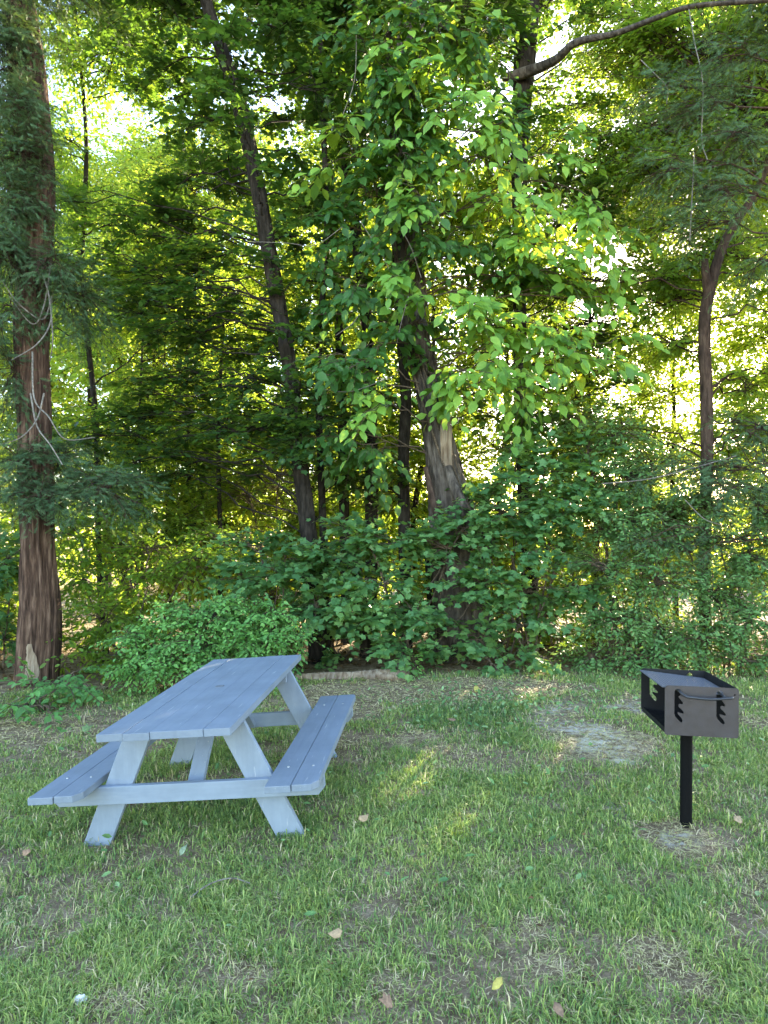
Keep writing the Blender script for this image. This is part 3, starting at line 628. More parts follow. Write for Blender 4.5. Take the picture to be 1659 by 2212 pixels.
tA = tree('evergreen_tree', 'thick tree with shaggy reddish bark and a pale scar at its foot', pA, 'bark_red', [('cedar', cb1 + [B(15, 60, 7.85, 60, 80, .35), B(40, 230, 7.8, 60, 90, .35), B(35, 420, 7.8, 45, 80, .3), B(20, 560, 7.8, 40, 90, .3), B(10, 660, 7.8, 40, 60, .3)], dict(lai=1.9)), ('cedar', cbt, dict(lai=1.6, scale=1.3))], ns=84, ridge=.30, nr=12, lump=.10, step=.05, drop=.1)
for pts in ([(112, 640, 8.0), (108, 700, 7.8), (78, 745, 7.6), (25, 778, 7.6)], [(70, 760, 7.95), (74, 860, 7.8), (105, 900, 7.7), (140, 948, 7.7), (205, 945, 7.7)], [(66, 850, 7.95), (80, 920, 7.8), (108, 960, 7.7), (135, 1004, 7.6)],
            [(0, 600, 7.8), (40, 655, 7.7), (92, 690, 7.8), (112, 640, 7.95)], [(20, 640, 7.8), (70, 700, 7.75), (95, 660, 7.8), (110, 570, 7.9)], [(0, 960, 7.8), (45, 945, 7.7), (80, 905, 7.8), (95, 850, 7.95)], [(92, 590, 7.95), (106, 640, 7.7), (114, 730, 7.7), (108, 780, 7.9)]):
    q = np.array([at(*p_) for p_ in pts]); rr = np.linspace(.011, .005, len(q)) if pts[0][0] > 50 else np.linspace(.005, .010, len(q))
    limb(tA, 'dead_branch', np.hstack([q, rr[:, None]]), 'dead', 7, .05)
# the pale scar at the foot
a = Acc(); cA = pA[1]; zz = np.linspace(.06, .50, 12); g0 = float(gz(cA[0], cA[1])); V = []
for i, z_ in enumerate(zz):
    wv = .34 * math.sin(math.pi * (.10 + .84 * i / 11)) ** .6 * (.75 + .6 * vnoise(z_ * 9, 3.3, 1.)) * (1.25 - .5 * i / 11)
    for t_ in np.linspace(-1, 1, 9):
        aa = -1.50 + .10 * math.sin(z_ * 11) + t_ * wv * (.8 + .5 * vnoise(z_ * 14, t_ * 2, 1.)); rA = np.interp(z_ + g0, pA[:, 2], pA[:, 3]) * (1.035 - .03 * t_ * t_) + .010 * (vnoise(aa * 6, z_ * 12, .5) - .3)
        V.append((np.interp(z_ + g0, pA[:, 2], pA[:, 0]) + rA * math.cos(aa), np.interp(z_ + g0, pA[:, 2], pA[:, 1]) + rA * math.sin(aa), g0 + z_))
I = (np.arange(11)[:, None] * 9 + np.arange(8)[None]).ravel(); a.add(V, None, np.stack([I, I + 1, I + 10, I + 9], -1), 0); a.build('bark_scar', M['wood'], next(c for c in tA.children if c.name.startswith('trunk')))

# slender dark tree leaning to one side, in layered maple leaves
pB = rooted(polyline([(688, 1440, 8.9, 43), (676, 1250, 8.9, 36), (662, 1100, 8.9, 34), (648, 1000, 8.9, 32), (626, 800, 8.9, 31), (600, 650, 8.9, 33), (570, 480, 8.9, 34), (545, 350, 8.9, 34), (510, 200, 8.9, 33), (470, 80, 8.9, 29), (440, -20, 8.9, 26)]))
pB = np.vstack([pB, top_of(pB, -.6, 11.5, .05)])
bl = [B(440, 560, 9.2, 120, 40), B(370, 720, 9.4, 110, 40), B(520, 830, 9.0, 120, 45), B(560, 930, 8.8, 110, 45), B(420, 940, 9.2, 110, 45), B(360, 480, 9.6, 100, 45), B(300, 620, 9.8, 90, 40), B(440, 650, 9.0, 110, 35), B(330, 820, 9.6, 100, 45),
      B(330, 150, 9.2, 110, 60), B(410, 270, 9.2, 100, 60), B(620, 50, 8.8, 120, 70), B(500, 120, 9.4, 80, 60), B(700, 190, 8.8, 80, 70), B(360, 30, 9.2, 110, 60), B(400, 390, 9.4, 100, 45), B(640, 330, 9.2, 60, 50), B(260, 900, 9.8, 90, 50), B(480, 760, 9.4, 100, 40), B(600, 880, 8.8, 90, 50), B(650, 960, 8.5, 60, 45, .25), B(560, 740, 9.6, 70, 40), B(640, 900, 8.5, 55, 40, .25), B(500, 200, 8.5, 70, 35, .25), B(560, 420, 8.5, 60, 30, .25), B(470, 60, 8.5, 70, 40, .25), B(585, 560, 8.5, 50, 28, .25), B(530, 290, 8.5, 60, 30, .25), B(700, 1240, 8.5, 50, 40, .25), B(555, 360, 8.5, 60, 30, .25), B(600, 480, 8.45, 55, 28, .25), B(620, 700, 8.5, 55, 32, .25), B(650, 830, 8.45, 60, 34, .25), B(640, 960, 8.45, 70, 40, .25), B(490, 130, 8.5, 60, 32, .25), B(700, 900, 8.6, 60, 50, .3), B(560, 640, 8.6, 60, 30, .25)]
blt = [(np.array([-2.2, 9, 9.6]), np.array([1.8, 1.5, .7])), (np.array([-3.2, 9, 8.9]), np.array([1.2, 1.3, .6])), (np.array([-1.0, 9.2, 9.2]), np.array([1.2, 1.3, .6])), (np.array([-2.6, 9.2, 11]), np.array([1.4, 1.4, .7]))]
tree('maple_tree', 'slender dark trunk leaning left behind the picnic table, with layered maple leaves', pB, 'bark_dark', [('dark', bl, dict(lai=1.6, flat=.12)), ('dark', blt, dict(lai=1.6, scale=1.3)), ('dark', fill(280, 760, -40, 430, 9.2, 10.6, 100, 80), dict(lai=1.2, flat=.2, tint=(0, .8))), ('dark', fill(160, 420, 420, 1080, 9.4, 10.4, 110, 85) + fill(280, 760, 430, 1060, 9.2, 10.4), dict(lai=1.15, flat=.15, tint=(0, .8)))], ns=40, ridge=.2, drop=.55)

# big twisted trunk in the middle, carrying the vine
pC = rooted(polyline([(1000, 1440, 8.9, 150), (990, 1250, 8.9, 122), (976, 1130, 8.9, 96), (958, 1010, 8.9, 74), (938, 900, 8.9, 62), (912, 780, 8.9, 56), (893, 660, 8.9, 58), (884, 520, 8.9, 60), (880, 400, 8.9, 60), (880, 250, 8.9, 58), (885, 100, 8.9, 56), (890, -40, 8.9, 52)]), flare=1.2)
pC = np.vstack([pC, top_of(pC, .2, 11.5, .07)])
tC = tree('old_tree', 'big old trunk with twisted grey furrowed bark, broken open low down and wrapped in vine', pC, 'bark_grey', [('dark', [(np.array([.3, 9.4, 9.8]), np.array([1.8, 1.4, .9])), (np.array([1.2, 9.4, 9.0]), np.array([1.2, 1.2, .6])), (np.array([-.4, 9.6, 11.2]), np.array([1.5, 1.4, .7]))], dict(lai=1.7, scale=1.2))], ns=64, ridge=.26, nr=6, twist=.9, lump=.12, step=.05)
a = Acc()
for k_ in range(7):
    u0 = 955 + 3.5 * k_; trunk(a, polyline([(u0, 1000 + 8 * k_, 8.66, 3.5), (u0 - 2, 940, 8.63, 5), (u0 + rng.uniform(-2, 3), 868 + 6 * k_ + rng.uniform(-12, 12), 8.65, 2)]), 6, .1, 4, 0, .1, step=.05)
a.build('splintered_wood', M['wood'], next(c for c in tC.children if c.name.startswith('trunk')))
limb(tC, 'torn_root', polyline([(968, 1010, 8.66, 20), (985, 1060, 8.5, 22), (1015, 1120, 8.45, 30), (1060, 1180, 8.4, 34)]), 'bark_grey', 18, .2)
limb(tC, 'torn_root', polyline([(920, 1010, 8.68, 12), (935, 1080, 8.55, 16), (950, 1130, 8.5, 18), (965, 1200, 8.5, 18)]), 'bark_brown', 12, .2)

# vine: large bright leaves on the old trunk and hanging out around it
root = thing('climbing_vine', 'bright green large-leaved vine climbing the old trunk and spreading from it', 'vine', (pC[0, 0], pC[0, 1] - .4, float(gz(pC[0, 0], pC[0, 1]))))
va = Acc(); sa = Acc()
for k_ in range(4):
    ph = rng.uniform(0, 6); zz = np.linspace(.1, 9.5, 40); cx = np.interp(zz, pC[:, 2], pC[:, 0]); cy = np.interp(zz, pC[:, 2], pC[:, 1]); rr = np.interp(zz, pC[:, 2], pC[:, 3]) * 1.12
    ang = -1.57 + 1.0 * np.sin(zz * .8 + ph) + .3 * (k_ - 1.5)
    trunk(sa, np.stack([cx + rr * np.cos(ang), cy + rr * np.sin(ang), zz, np.full(40, .014 - .0015 * k_)], -1), 7, .1, 4, 0, .1, step=.08)
sa.build('stem', M['twig'], root)
for pts in ([(858, 740, 8.2), (866, 700, 8.1), (882, 640, 8.2)], [(910, 600, 8.3), (890, 540, 8.2), (870, 500, 8.2)], [(725, 725, 8.2), (760, 700, 8.1), (775, 680, 8.2)], [(690, 840, 8.2), (760, 845, 8.1), (850, 812, 8.2)], [(780, 480, 8.2), (830, 560, 8.2), (862, 640, 8.3)], [(535, 522, 8.4), (620, 525, 8.3), (680, 530, 8.3), (740, 490, 8.2)], [(740, 250, 8.2), (766, 170, 8.1), (770, 60, 8.1)]):
    q = np.array([at(*p_) for p_ in pts]); limb(root, 'hanging_stem', np.hstack([q, np.full((len(q), 1), .0045)]), 'dead', 6, .02)
fC = on_trunk(pC, .15, 1.5)
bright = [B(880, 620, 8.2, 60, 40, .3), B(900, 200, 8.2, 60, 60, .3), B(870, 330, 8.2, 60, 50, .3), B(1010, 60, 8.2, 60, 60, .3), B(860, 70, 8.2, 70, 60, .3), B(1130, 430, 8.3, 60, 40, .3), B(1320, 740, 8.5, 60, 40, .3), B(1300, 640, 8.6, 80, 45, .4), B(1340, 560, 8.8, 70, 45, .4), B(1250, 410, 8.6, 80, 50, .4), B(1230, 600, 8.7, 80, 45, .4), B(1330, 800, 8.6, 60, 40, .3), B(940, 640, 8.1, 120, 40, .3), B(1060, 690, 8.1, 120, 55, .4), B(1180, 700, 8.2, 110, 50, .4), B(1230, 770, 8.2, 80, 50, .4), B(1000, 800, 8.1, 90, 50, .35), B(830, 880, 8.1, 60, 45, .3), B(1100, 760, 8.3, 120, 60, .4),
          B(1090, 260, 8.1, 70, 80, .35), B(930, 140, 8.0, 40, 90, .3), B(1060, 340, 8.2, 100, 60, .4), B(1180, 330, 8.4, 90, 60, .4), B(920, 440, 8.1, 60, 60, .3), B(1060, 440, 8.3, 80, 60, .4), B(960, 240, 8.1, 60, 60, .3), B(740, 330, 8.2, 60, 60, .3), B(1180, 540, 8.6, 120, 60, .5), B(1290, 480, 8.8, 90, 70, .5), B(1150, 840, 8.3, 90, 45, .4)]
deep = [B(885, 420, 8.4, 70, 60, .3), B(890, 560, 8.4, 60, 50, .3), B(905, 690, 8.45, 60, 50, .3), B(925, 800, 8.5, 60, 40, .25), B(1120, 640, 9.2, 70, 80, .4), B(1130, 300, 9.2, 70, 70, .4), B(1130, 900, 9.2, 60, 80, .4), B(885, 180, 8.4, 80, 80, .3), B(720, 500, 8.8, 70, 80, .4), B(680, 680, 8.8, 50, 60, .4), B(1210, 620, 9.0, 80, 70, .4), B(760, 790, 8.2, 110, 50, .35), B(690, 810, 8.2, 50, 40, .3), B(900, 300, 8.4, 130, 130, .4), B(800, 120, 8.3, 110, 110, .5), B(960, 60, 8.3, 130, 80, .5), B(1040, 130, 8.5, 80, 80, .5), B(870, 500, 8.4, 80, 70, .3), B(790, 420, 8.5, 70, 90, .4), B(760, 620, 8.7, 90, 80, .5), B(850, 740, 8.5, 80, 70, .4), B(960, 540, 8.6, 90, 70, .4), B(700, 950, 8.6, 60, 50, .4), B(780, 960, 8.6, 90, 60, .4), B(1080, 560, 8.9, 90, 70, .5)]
leafy(va, 'vine', fC, bright, lai=1.5, scale=1.3, tint=(.35, 1.), mi=0, ti=1, bi=1, main_r=.012)  # outer leaves take the light half of the tints, as lit leaves
leafy(va, 'vine', fC, deep, lai=1.7, scale=1.1, tint=(0., .35), mi=0, ti=1, bi=1, main_r=.012)  # inner leaves tinted darker, so the shade between leaves is partly in their colour
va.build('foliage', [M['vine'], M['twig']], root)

# thin trunks around the old tree
def thin(label, pts, kind, blobs, bark, tint=(0, 1), lai=1.15, z1=10.5, dx=.2, group=None, flare=1.2, **kw):
    p4 = rooted(polyline(pts), flare=flare); p4 = np.vstack([p4, top_of(p4, dx, z1, .03)])
    q = p4[-1]; tb = [(np.array([q[0], q[1], z1 - .3]), np.array([1.3, 1.2, .7])), (np.array([q[0] + .5, q[1] - .2, z1 - 1.4]), np.array([1.2, 1.2, .6]))]
    return p4, tree('slender_tree', label, p4, bark, [(kind, blobs, dict(lai=lai, tint=tint, **kw)), (kind, tb, dict(lai=1.5, tint=tint, scale=1.25))], ns=20, ridge=.1, drop=.6, step=.1, group=group)
thin('grey slender trunk close beside the old twisted trunk', [(878, 1440, 9.6, 26), (874, 1200, 9.6, 26), (871, 1000, 9.6, 25), (876, 860, 9.6, 24), (866, 700, 9.6, 22), (850, 400, 9.6, 18), (840, -20, 9.6, 14)], 'dark', [B(820, 600, 9.8, 90, 60), B(930, 480, 10, 80, 60), B(840, 300, 9.8, 100, 70), B(800, 1050, 9.6, 80, 60)], 'bark_dark')
thin('thin dark stem just right of the leaning dark trunk', [(712, 1440, 9.5, 18), (702, 1250, 9.5, 17), (694, 1050, 9.5, 16), (688, 850, 9.5, 15), (692, 700, 9.5, 14), (706, 500, 9.5, 13), (700, 300, 9.5, 12), (690, -20, 9.5, 10)], 'dark', [B(690, 640, 9.6, 60, 50), B(640, 450, 9.8, 80, 60), B(760, 300, 9.8, 80, 60), B(720, 900, 9.4, 70, 50)], 'bark_dark', z1=9.5)
thin('dark trunk standing behind the vine leaves left of the old trunk', [(800, 1440, 10.4, 30), (803, 1150, 10.4, 29), (800, 900, 10.4, 28), (788, 650, 10.4, 27), (765, 480, 10.4, 26), (742, 330, 10.4, 24), (720, 150, 10.4, 22), (705, -20, 10.4, 18)], 'dark', [B(700, 420, 10.4, 60, 40), B(660, 150, 10.4, 120, 70), B(760, 60, 10.4, 110, 70), B(840, 860, 10.4, 90, 60), B(740, 1000, 10.4, 80, 60)] + fill(660, 960, 20, 1050, 10, 11), 'bark_dark')
thin('second dark stem left of the vine, forking high up', [(748, 1440, 10.9, 24), (744, 1100, 10.9, 22), (740, 900, 10.9, 21), (732, 700, 10.9, 20), (720, 520, 10.9, 19), (710, 350, 10.9, 18), (700, 150, 10.9, 15), (694, -20, 10.9, 12)], 'midleaf', [B(660, 620, 11, 70, 50), B(620, 720, 11, 60, 50), B(680, 280, 11, 60, 50)], 'bark_dark', tint=(.1, .8))
pE, tE = thin('tall dark trunk right of the old tree, with a long limb reaching right', [(1152, 1440, 10.0, 36), (1140, 1200, 10, 33), (1130, 1000, 10, 31), (1124, 800, 10, 30), (1122, 550, 10, 31), (1124, 300, 10, 38), (1134, 120, 10, 50), (1140, -20, 10, 50)], 'dark',
     [B(1130, 600, 10.2, 110, 70), B(1240, 640, 10.2, 100, 60), B(1300, 730, 10, 90, 50), B(1200, 910, 9.6, 110, 60), B(1300, 850, 9.5, 90, 60), B(1060, 900, 10.2, 80, 60), B(1240, 430, 10.4, 110, 60), B(1340, 600, 10.2, 100, 60), B(1260, 240, 10.4, 80, 40), B(1060, 60, 10.2, 80, 80), B(1190, 20, 10.2, 40, 40)] + fill(980, 1400, 20, 1050, 9.6, 10.8, 140, 120) + fill(960, 1400, -40, 400, 9.6, 10.8, 110, 80) + [B(1290, 470, 10, 80, 50), B(1240, 520, 9.9, 80, 50), B(1340, 430, 10, 80, 50), B(1310, 690, 9.9, 70, 40)], 'bark_dark', z1=11.5)
limb(tE, 'long_limb', polyline([(1085, 168, 9.85, 16), (1125, 160, 9.8, 24), (1165, 146, 9.6, 22), (1205, 126, 9.3, 19), (1245, 92, 9.0, 16), (1330, 72, 8.7, 13), (1420, 38, 8.4, 12), (1500, 13, 8.2, 11), (1660, 0, 7.9, 10), (1850, -20, 7.7, 7)]), 'bark_grey', 18, .14)
pF = rooted(polyline([(1525, 1440, 8.9, 26), (1522, 1180, 8.9, 26), (1527, 1000, 8.9, 25), (1526, 850, 8.9, 25), (1522, 700, 8.9, 25), (1535, 620, 8.9, 24), (1558, 540, 8.9, 21), (1592, 475, 8.9, 19), (1640, 400, 8.9, 15), (1690, 250, 8.9, 13)]))
tF = tree('bent_tree', 'reddish-brown slim trunk near the grill that bends right high up', pF, 'bark_brown', [('midleaf', [B(1600, 330, 9.2, 110, 70), B(1500, 420, 9.4, 90, 60), B(1480, 560, 9.6, 90, 60), B(1610, 560, 9.3, 80, 60), B(1450, 660, 9.8, 80, 50), B(1620, 830, 9.4, 70, 50), B(1500, 780, 9.6, 60, 40), B(1560, 200, 9.2, 120, 70), B(1640, 100, 9.2, 90, 70), B(1430, 300, 9.8, 80, 50)] + fill(1300, 1720, 0, 1050, 9.2, 10.6, 90, 75) + fill(1150, 1700, -40, 430, 9.4, 11, 85, 70), dict(lai=1.45, tint=(.1, .9))),
     ('midleaf', [(np.array([5.2, 9.3, 7.6]), np.array([1.4, 1.3, .8])), (np.array([4.2, 9.4, 8.6]), np.array([1.3, 1.2, .8]))], dict(lai=1.3, scale=1.2))], ns=24, ridge=.1, drop=.3)
limb(tF, 'broken_stub', polyline([(1530, 640, 8.9, 20), (1524, 590, 8.85, 17), (1522, 560, 8.83, 13)]), 'bark_brown', 12, .1)
thin('leafy green tree with a slim trunk between the red-barked tree and the leaning trunk', [(228, 1440, 10.8, 13), (214, 1200, 10.8, 12), (206, 900, 10.8, 12), (178, 600, 10.8, 11), (186, 300, 10.8, 9), (160, -20, 10.8, 7)], 'midleaf', [B(150, 130, 10.6, 50, 80), B(140, 300, 10.6, 50, 90), B(160, 450, 10.6, 60, 80), B(150, 620, 10.6, 60, 80), B(300, 90, 10.6, 90, 50), B(380, 50, 10.6, 90, 60)] + fill(110, 420, -20, 1150, 10.2, 11.2, 125, 105), 'bark_dark', tint=(0, .7))
# evergreen whose trunk stands beyond the picture edge
pG = np.array([[5.0, 8.0, .0, .24], [5.0, 8.0, .3, .2], [4.95, 8.0, 2.5, .17], [5.0, 8.0, 5.0, .14], [5.05, 8.1, 8.0, .10], [5.1, 8.2, 11, .05]])
cg = [B(1480, 230, 7.9, 110, 60, .5), B(1570, 300, 7.8, 90, 70, .5), B(1440, 370, 7.9, 80, 60, .4), B(1560, 420, 7.8, 100, 70, .5), B(1440, 500, 8.0, 60, 60, .4), B(1580, 120, 7.8, 90, 60, .5), B(1610, 930, 7.7, 70, 50, .4), B(1500, 1010, 7.8, 90, 35, .35), B(1570, 1060, 7.7, 90, 45, .4), B(1430, 1030, 8.0, 60, 30, .3), B(1620, 1000, 7.7, 60, 60, .4), B(1560, 1170, 7.8, 70, 60, .4), B(1400, 200, 8.1, 60, 60, .4), B(1640, 560, 7.8, 50, 90, .4), B(1400, 1170, 7.9, 80, 40, .35)]
tree('evergreen_tree', 'bluish fine-needled evergreen reaching in over the grill', pG, 'bark_red', [('cedar', cg, dict(lai=.95, tint=(.3, 1))), ('cedar', [(np.array([5.4, 8.2, 8.6]), np.array([1.3, 1.2, .9])), (np.array([6.2, 8.2, 4.6]), np.array([1, 1, 1.2])), (np.array([5.1, 8.2, 10.3]), np.array([.9, .9, .9])), (np.array([6.0, 8., 1.8]), np.array([1, 1, 1.]))], dict(lai=1.6, scale=1.3))], ns=28, ridge=.2, nr=10, drop=.1)
root = bpy.data.objects['evergreen_tree.001']
for pts in ([(1488, 20, 7.9), (1500, 90, 7.8), (1518, 180, 7.7), (1516, 300, 7.7), (1528, 345, 7.7)], [(1385, 130, 8.0), (1420, 165, 7.9), (1442, 190, 7.9), (1440, 225, 7.9)], [(1500, 330, 7.8), (1495, 420, 7.7), (1490, 520, 7.7)], [(1300, 1045, 8.0), (1400, 1035, 7.9), (1500, 1010, 7.7), (1590, 985, 7.7)], [(1480, 1080, 7.8), (1520, 1120, 7.7), (1560, 1135, 7.7)]):
    q = np.array([at(*p_) for p_ in pts]); limb(root, 'bare_twig', np.hstack([q, np.full((len(q), 1), .006)]), 'dead', 6, .03)

# broken snag and a fallen log at the lawn edge
g = at(795, 1460, 9.0); root = thing('broken_stump', 'short dark broken stump with a pointed top and pale split edges', 'stump', (g[0], g[1], float(gz(g[0], g[1]))))
a = Acc(); trunk(a, rooted(polyline([(792, 1440, 9.0, 28), (782, 1330, 9.0, 24), (772, 1240, 9.0, 20), (769, 1180, 9.0, 13), (770, 1128, 9.0, 2)])), 16, .2, 5, 0, .1); stub = a.build('trunk', M['bark_dark'], root)
a = Acc(); trunk(a, polyline([(760, 1250, 8.93, 3), (763, 1190, 8.93, 4), (769, 1130, 8.95, 2)]), 6, .1, 4, 0, .1); trunk(a, polyline([(783, 1250, 8.93, 3), (777, 1190, 8.93, 3), (771, 1130, 8.95, 2)]), 6, .1, 4, 0, .1); a.build('split_edge', M['wood'], stub)
P1 = on_ground(640, 1470); P2 = on_ground(884, 1469)
q = np.array([P1 * (1 - t) + P2 * t for t in np.linspace(0, 1, 7)]); q[:, 2] = gz(q[:, 0], q[:, 1]) + .035 + .008 * rnd(7)
a = Acc(); trunk(a, np.hstack([q, np.array([.04, .047, .05, .052, .06, .065, .045])[:, None]]), 20, .2, 6, 0, .22, cap=True, step=.05)
lg = a.build('fallen_log', M['wood']); tag(lg, 'pale bare log lying along the back edge of the grass', 'log')

# ------------------------------------------------------------------ shrubs
shrub('round_bush', 'rounded light green bush right behind the picnic table', (-1.95, 7.8), 'bush', [B(455, 1385, 7.75, 130, 75, .5), B(340, 1400, 7.75, 75, 60, .4), B(570, 1390, 7.75, 85, 70, .4), B(455, 1330, 7.8, 110, 40, .4), B(400, 1440, 7.6, 120, 35, .35), B(540, 1345, 7.8, 80, 40, .4), B(520, 1440, 7.6, 100, 35, .35), B(300, 1440, 7.7, 50, 40, .3), B(365, 1320, 7.8, 40, 25, .2), B(600, 1325, 7.8, 40, 25, .2), B(500, 1295, 7.8, 45, 20, .2), B(630, 1380, 7.7, 35, 25, .2), B(280, 1375, 7.7, 35, 25, .2)], lai=3.0, tint=(.1, 1))
shrub('maple_sapling', 'bluish-green maple saplings crowded around the foot of the leaning trunk', (-1.2, 8.4), 'maple', [B(600, 1250, 8.3, 110, 50, .5), B(690, 1300, 8.2, 70, 55, .4), B(520, 1240, 8.6, 90, 45, .4), B(660, 1210, 8.5, 80, 40, .4), B(620, 1190, 8.4, 70, 35, .3), B(560, 1180, 8.6, 80, 40, .35), B(720, 1210, 8.4, 60, 45, .35), B(760, 1150, 8.6, 60, 45, .35)], lai=2.5, tint=(.1, .9))
shrub('maple_sapling', 'broad maple sapling clump in front of the old trunk', (.3, 8.2), 'maple', [B(830, 1260, 8.1, 100, 50, .5), B(900, 1330, 8.0, 110, 50, .5), B(960, 1185, 8.2, 130, 45, .5), B(800, 1340, 8.1, 80, 45, .4), B(880, 1400, 8.0, 80, 40, .4), B(1040, 1270, 8.1, 90, 60, .5), B(760, 1290, 8.2, 60, 60, .4), B(850, 1170, 8.4, 90, 45, .4), B(800, 1180, 8.3, 60, 35, .3), B(1000, 1140, 8.25, 80, 40, .35)], lai=2.6, tint=(.1, 1))
shrub('maple_sapling', 'leafy maple sapling growing right of the old trunk', (1.55, 8.3), 'maple', [B(1080, 1110, 8.3, 110, 60, .5), B(1180, 1180, 8.2, 110, 60, .5), B(1200, 1080, 8.4, 100, 55, .5), B(1140, 1270, 8.1, 110, 60, .5), B(1280, 1030, 8.4, 80, 50, .4), B(1240, 1260, 8.2, 80, 60, .5), B(1270, 970, 8.6, 70, 40, .4), B(1010, 1090, 8.4, 60, 40, .3), B(1100, 1040, 8.4, 80, 40, .35), B(1180, 1000, 8.5, 80, 45, .35), B(1120, 960, 8.7, 70, 40, .35), B(1240, 1120, 8.3, 90, 50, .4)], lai=2.6, tint=(.1, 1))
shrub('maple_sapling', 'low maple seedlings at the lawn edge between the log and the grill', (1.3, 8.0), 'maple', [B(1120, 1350, 8.0, 100, 45, .4), B(1030, 1380, 8.0, 90, 40, .4), B(1060, 1430, 7.8, 70, 30, .3), B(1180, 1420, 7.9, 60, 35, .3)], lai=2.0, tint=(.2, 1))
shrub('small_leaved_shrub', 'tall tangled small-leaved shrub between the maple sapling and the grill', (2.75, 8.2), 'shrub', [B(1370, 1130, 8.2, 90, 60, .5), B(1320, 1230, 8.1, 90, 60, .5), B(1420, 1250, 8.0, 100, 60, .5), B(1330, 1340, 8.0, 90, 50, .4), B(1430, 1350, 7.9, 90, 55, .4), B(1300, 1140, 8.4, 70, 50, .4), B(1380, 1420, 7.8, 80, 40, .4), B(1280, 1420, 8.0, 60, 40, .4), B(1360, 1040, 8.4, 80, 50, .4), B(1420, 1110, 8.3, 80, 50, .4), B(1330, 940, 8.7, 80, 45, .4), B(1410, 1000, 8.6, 80, 45, .4), B(1250, 900, 8.8, 70, 40, .4), B(1480, 1090, 8.4, 70, 45, .4)], lai=2.4, tint=(.15, 1))
shrub('small_leaved_shrub', 'arching small-leaved shrub directly behind the grill', (4.0, 8.1), 'shrub', [B(1540, 1280, 8.0, 90, 60, .5), B(1610, 1200, 8.2, 80, 80, .5), B(1520, 1380, 7.8, 90, 55, .4), B(1620, 1340, 7.9, 70, 70, .5), B(1480, 1180, 8.2, 90, 50, .5), B(1600, 1430, 7.7, 80, 45, .4), B(1640, 1100, 8.4, 60, 80, .5), B(1470, 1440, 7.7, 60, 30, .3), B(1540, 1090, 8.3, 80, 50, .4)], lai=2.5, tint=(.1, 1))
shrub('wild_shrub', 'yellowish shrub between the red-barked tree and the round bush', (-3.3, 8.9), 'midleaf', [B(230, 1330, 8.8, 80, 70, .5), B(180, 1250, 9.0, 70, 60, .5), B(290, 1250, 9.2, 90, 60, .5), B(220, 1420, 8.5, 70, 40, .4), B(330, 1180, 9.2, 90, 50, .5), B(420, 1210, 9.0, 80, 45, .4), B(500, 1170, 9.3, 80, 45, .4), B(270, 1110, 9.6, 90, 50, .5), B(170, 1150, 9.3, 60, 50, .4), B(160, 1390, 8.6, 50, 60, .4)], lai=2.0, tint=(0, .7))
shrub('wild_shrub', 'dark leafy shrub left of the red-barked tree', (-4.9, 8.8), 'maple', [B(20, 1200, 8.8, 60, 80, .5), B(10, 1380, 8.6, 50, 70, .5), B(-80, 1300, 8.8, 90, 120, .6)], lai=2.2, tint=(0, .8))
shrub('leafy_plant', 'low drooping broad-leaved plant at the foot of the red-barked tree', (-3.55, 7.2), 'weedy' if False else 'bush', [B(70, 1500, 7.1, 60, 22, .4), B(140, 1480, 7.3, 50, 25, .35), B(30, 1535, 6.7, 50, 20, .3), B(110, 1530, 6.8, 45, 18, .3), B(160, 1455, 7.6, 50, 25, .35)], lai=1.8, tint=(0, .6), scale=1.5, cat='plant')
shrub('leafy_plant', 'small upright sprout beside the end of the log', (.37, 7.85), 'bush', [B(896, 1432, 7.85, 16, 26, .12), B(905, 1460, 7.8, 22, 12, .12)], lai=2.2, tint=(.4, 1), cat='plant')
shrub('maple_sapling', 'low seedlings filling the space between the trunk feet behind the log', (-.5, 8.9), 'maple', [B(730, 1380, 8.9, 60, 45, .4), B(800, 1405, 8.8, 50, 35, .3), B(630, 1400, 8.9, 50, 40, .3), B(700, 1340, 9.2, 60, 40, .4), B(760, 1430, 8.7, 60, 18, .25)], lai=1.5, tint=(.2, 1))
shrub('wild_shrub', 'brush in the gap between the old trunk and the tall dark trunk', (1.3, 9.6), 'midleaf', [B(1060, 1200, 9.8, 80, 60, .4), B(1080, 1330, 9.7, 80, 60, .4), B(1200, 1340, 9.8, 70, 70, .4), B(930, 1380, 9.6, 60, 40, .3), B(1270, 1390, 9.6, 70, 50, .4)], lai=1.6, tint=(.2, 1))
# outside the picture, so the edge of the wood goes on
for i, (x_, y_) in enumerate([(6.4, 8.6), (7.9, 8.8), (-6.3, 8.6), (-7.8, 8.9)]):
    shrub('wild_shrub', 'leafy shrub closing the edge of the wood beyond the picture', (x_, y_), 'shrub', [(np.array([x_, y_, .8]), np.array([1., .6, .8])), (np.array([x_ + .2, y_ + .3, 2.2]), np.array([.9, .6, .9])), (np.array([x_ - .1, y_ + .5, 3.6]), np.array([.8, .6, .8]))], lai=1.8, group='shrubs closing the wood edge', scale=1.3)

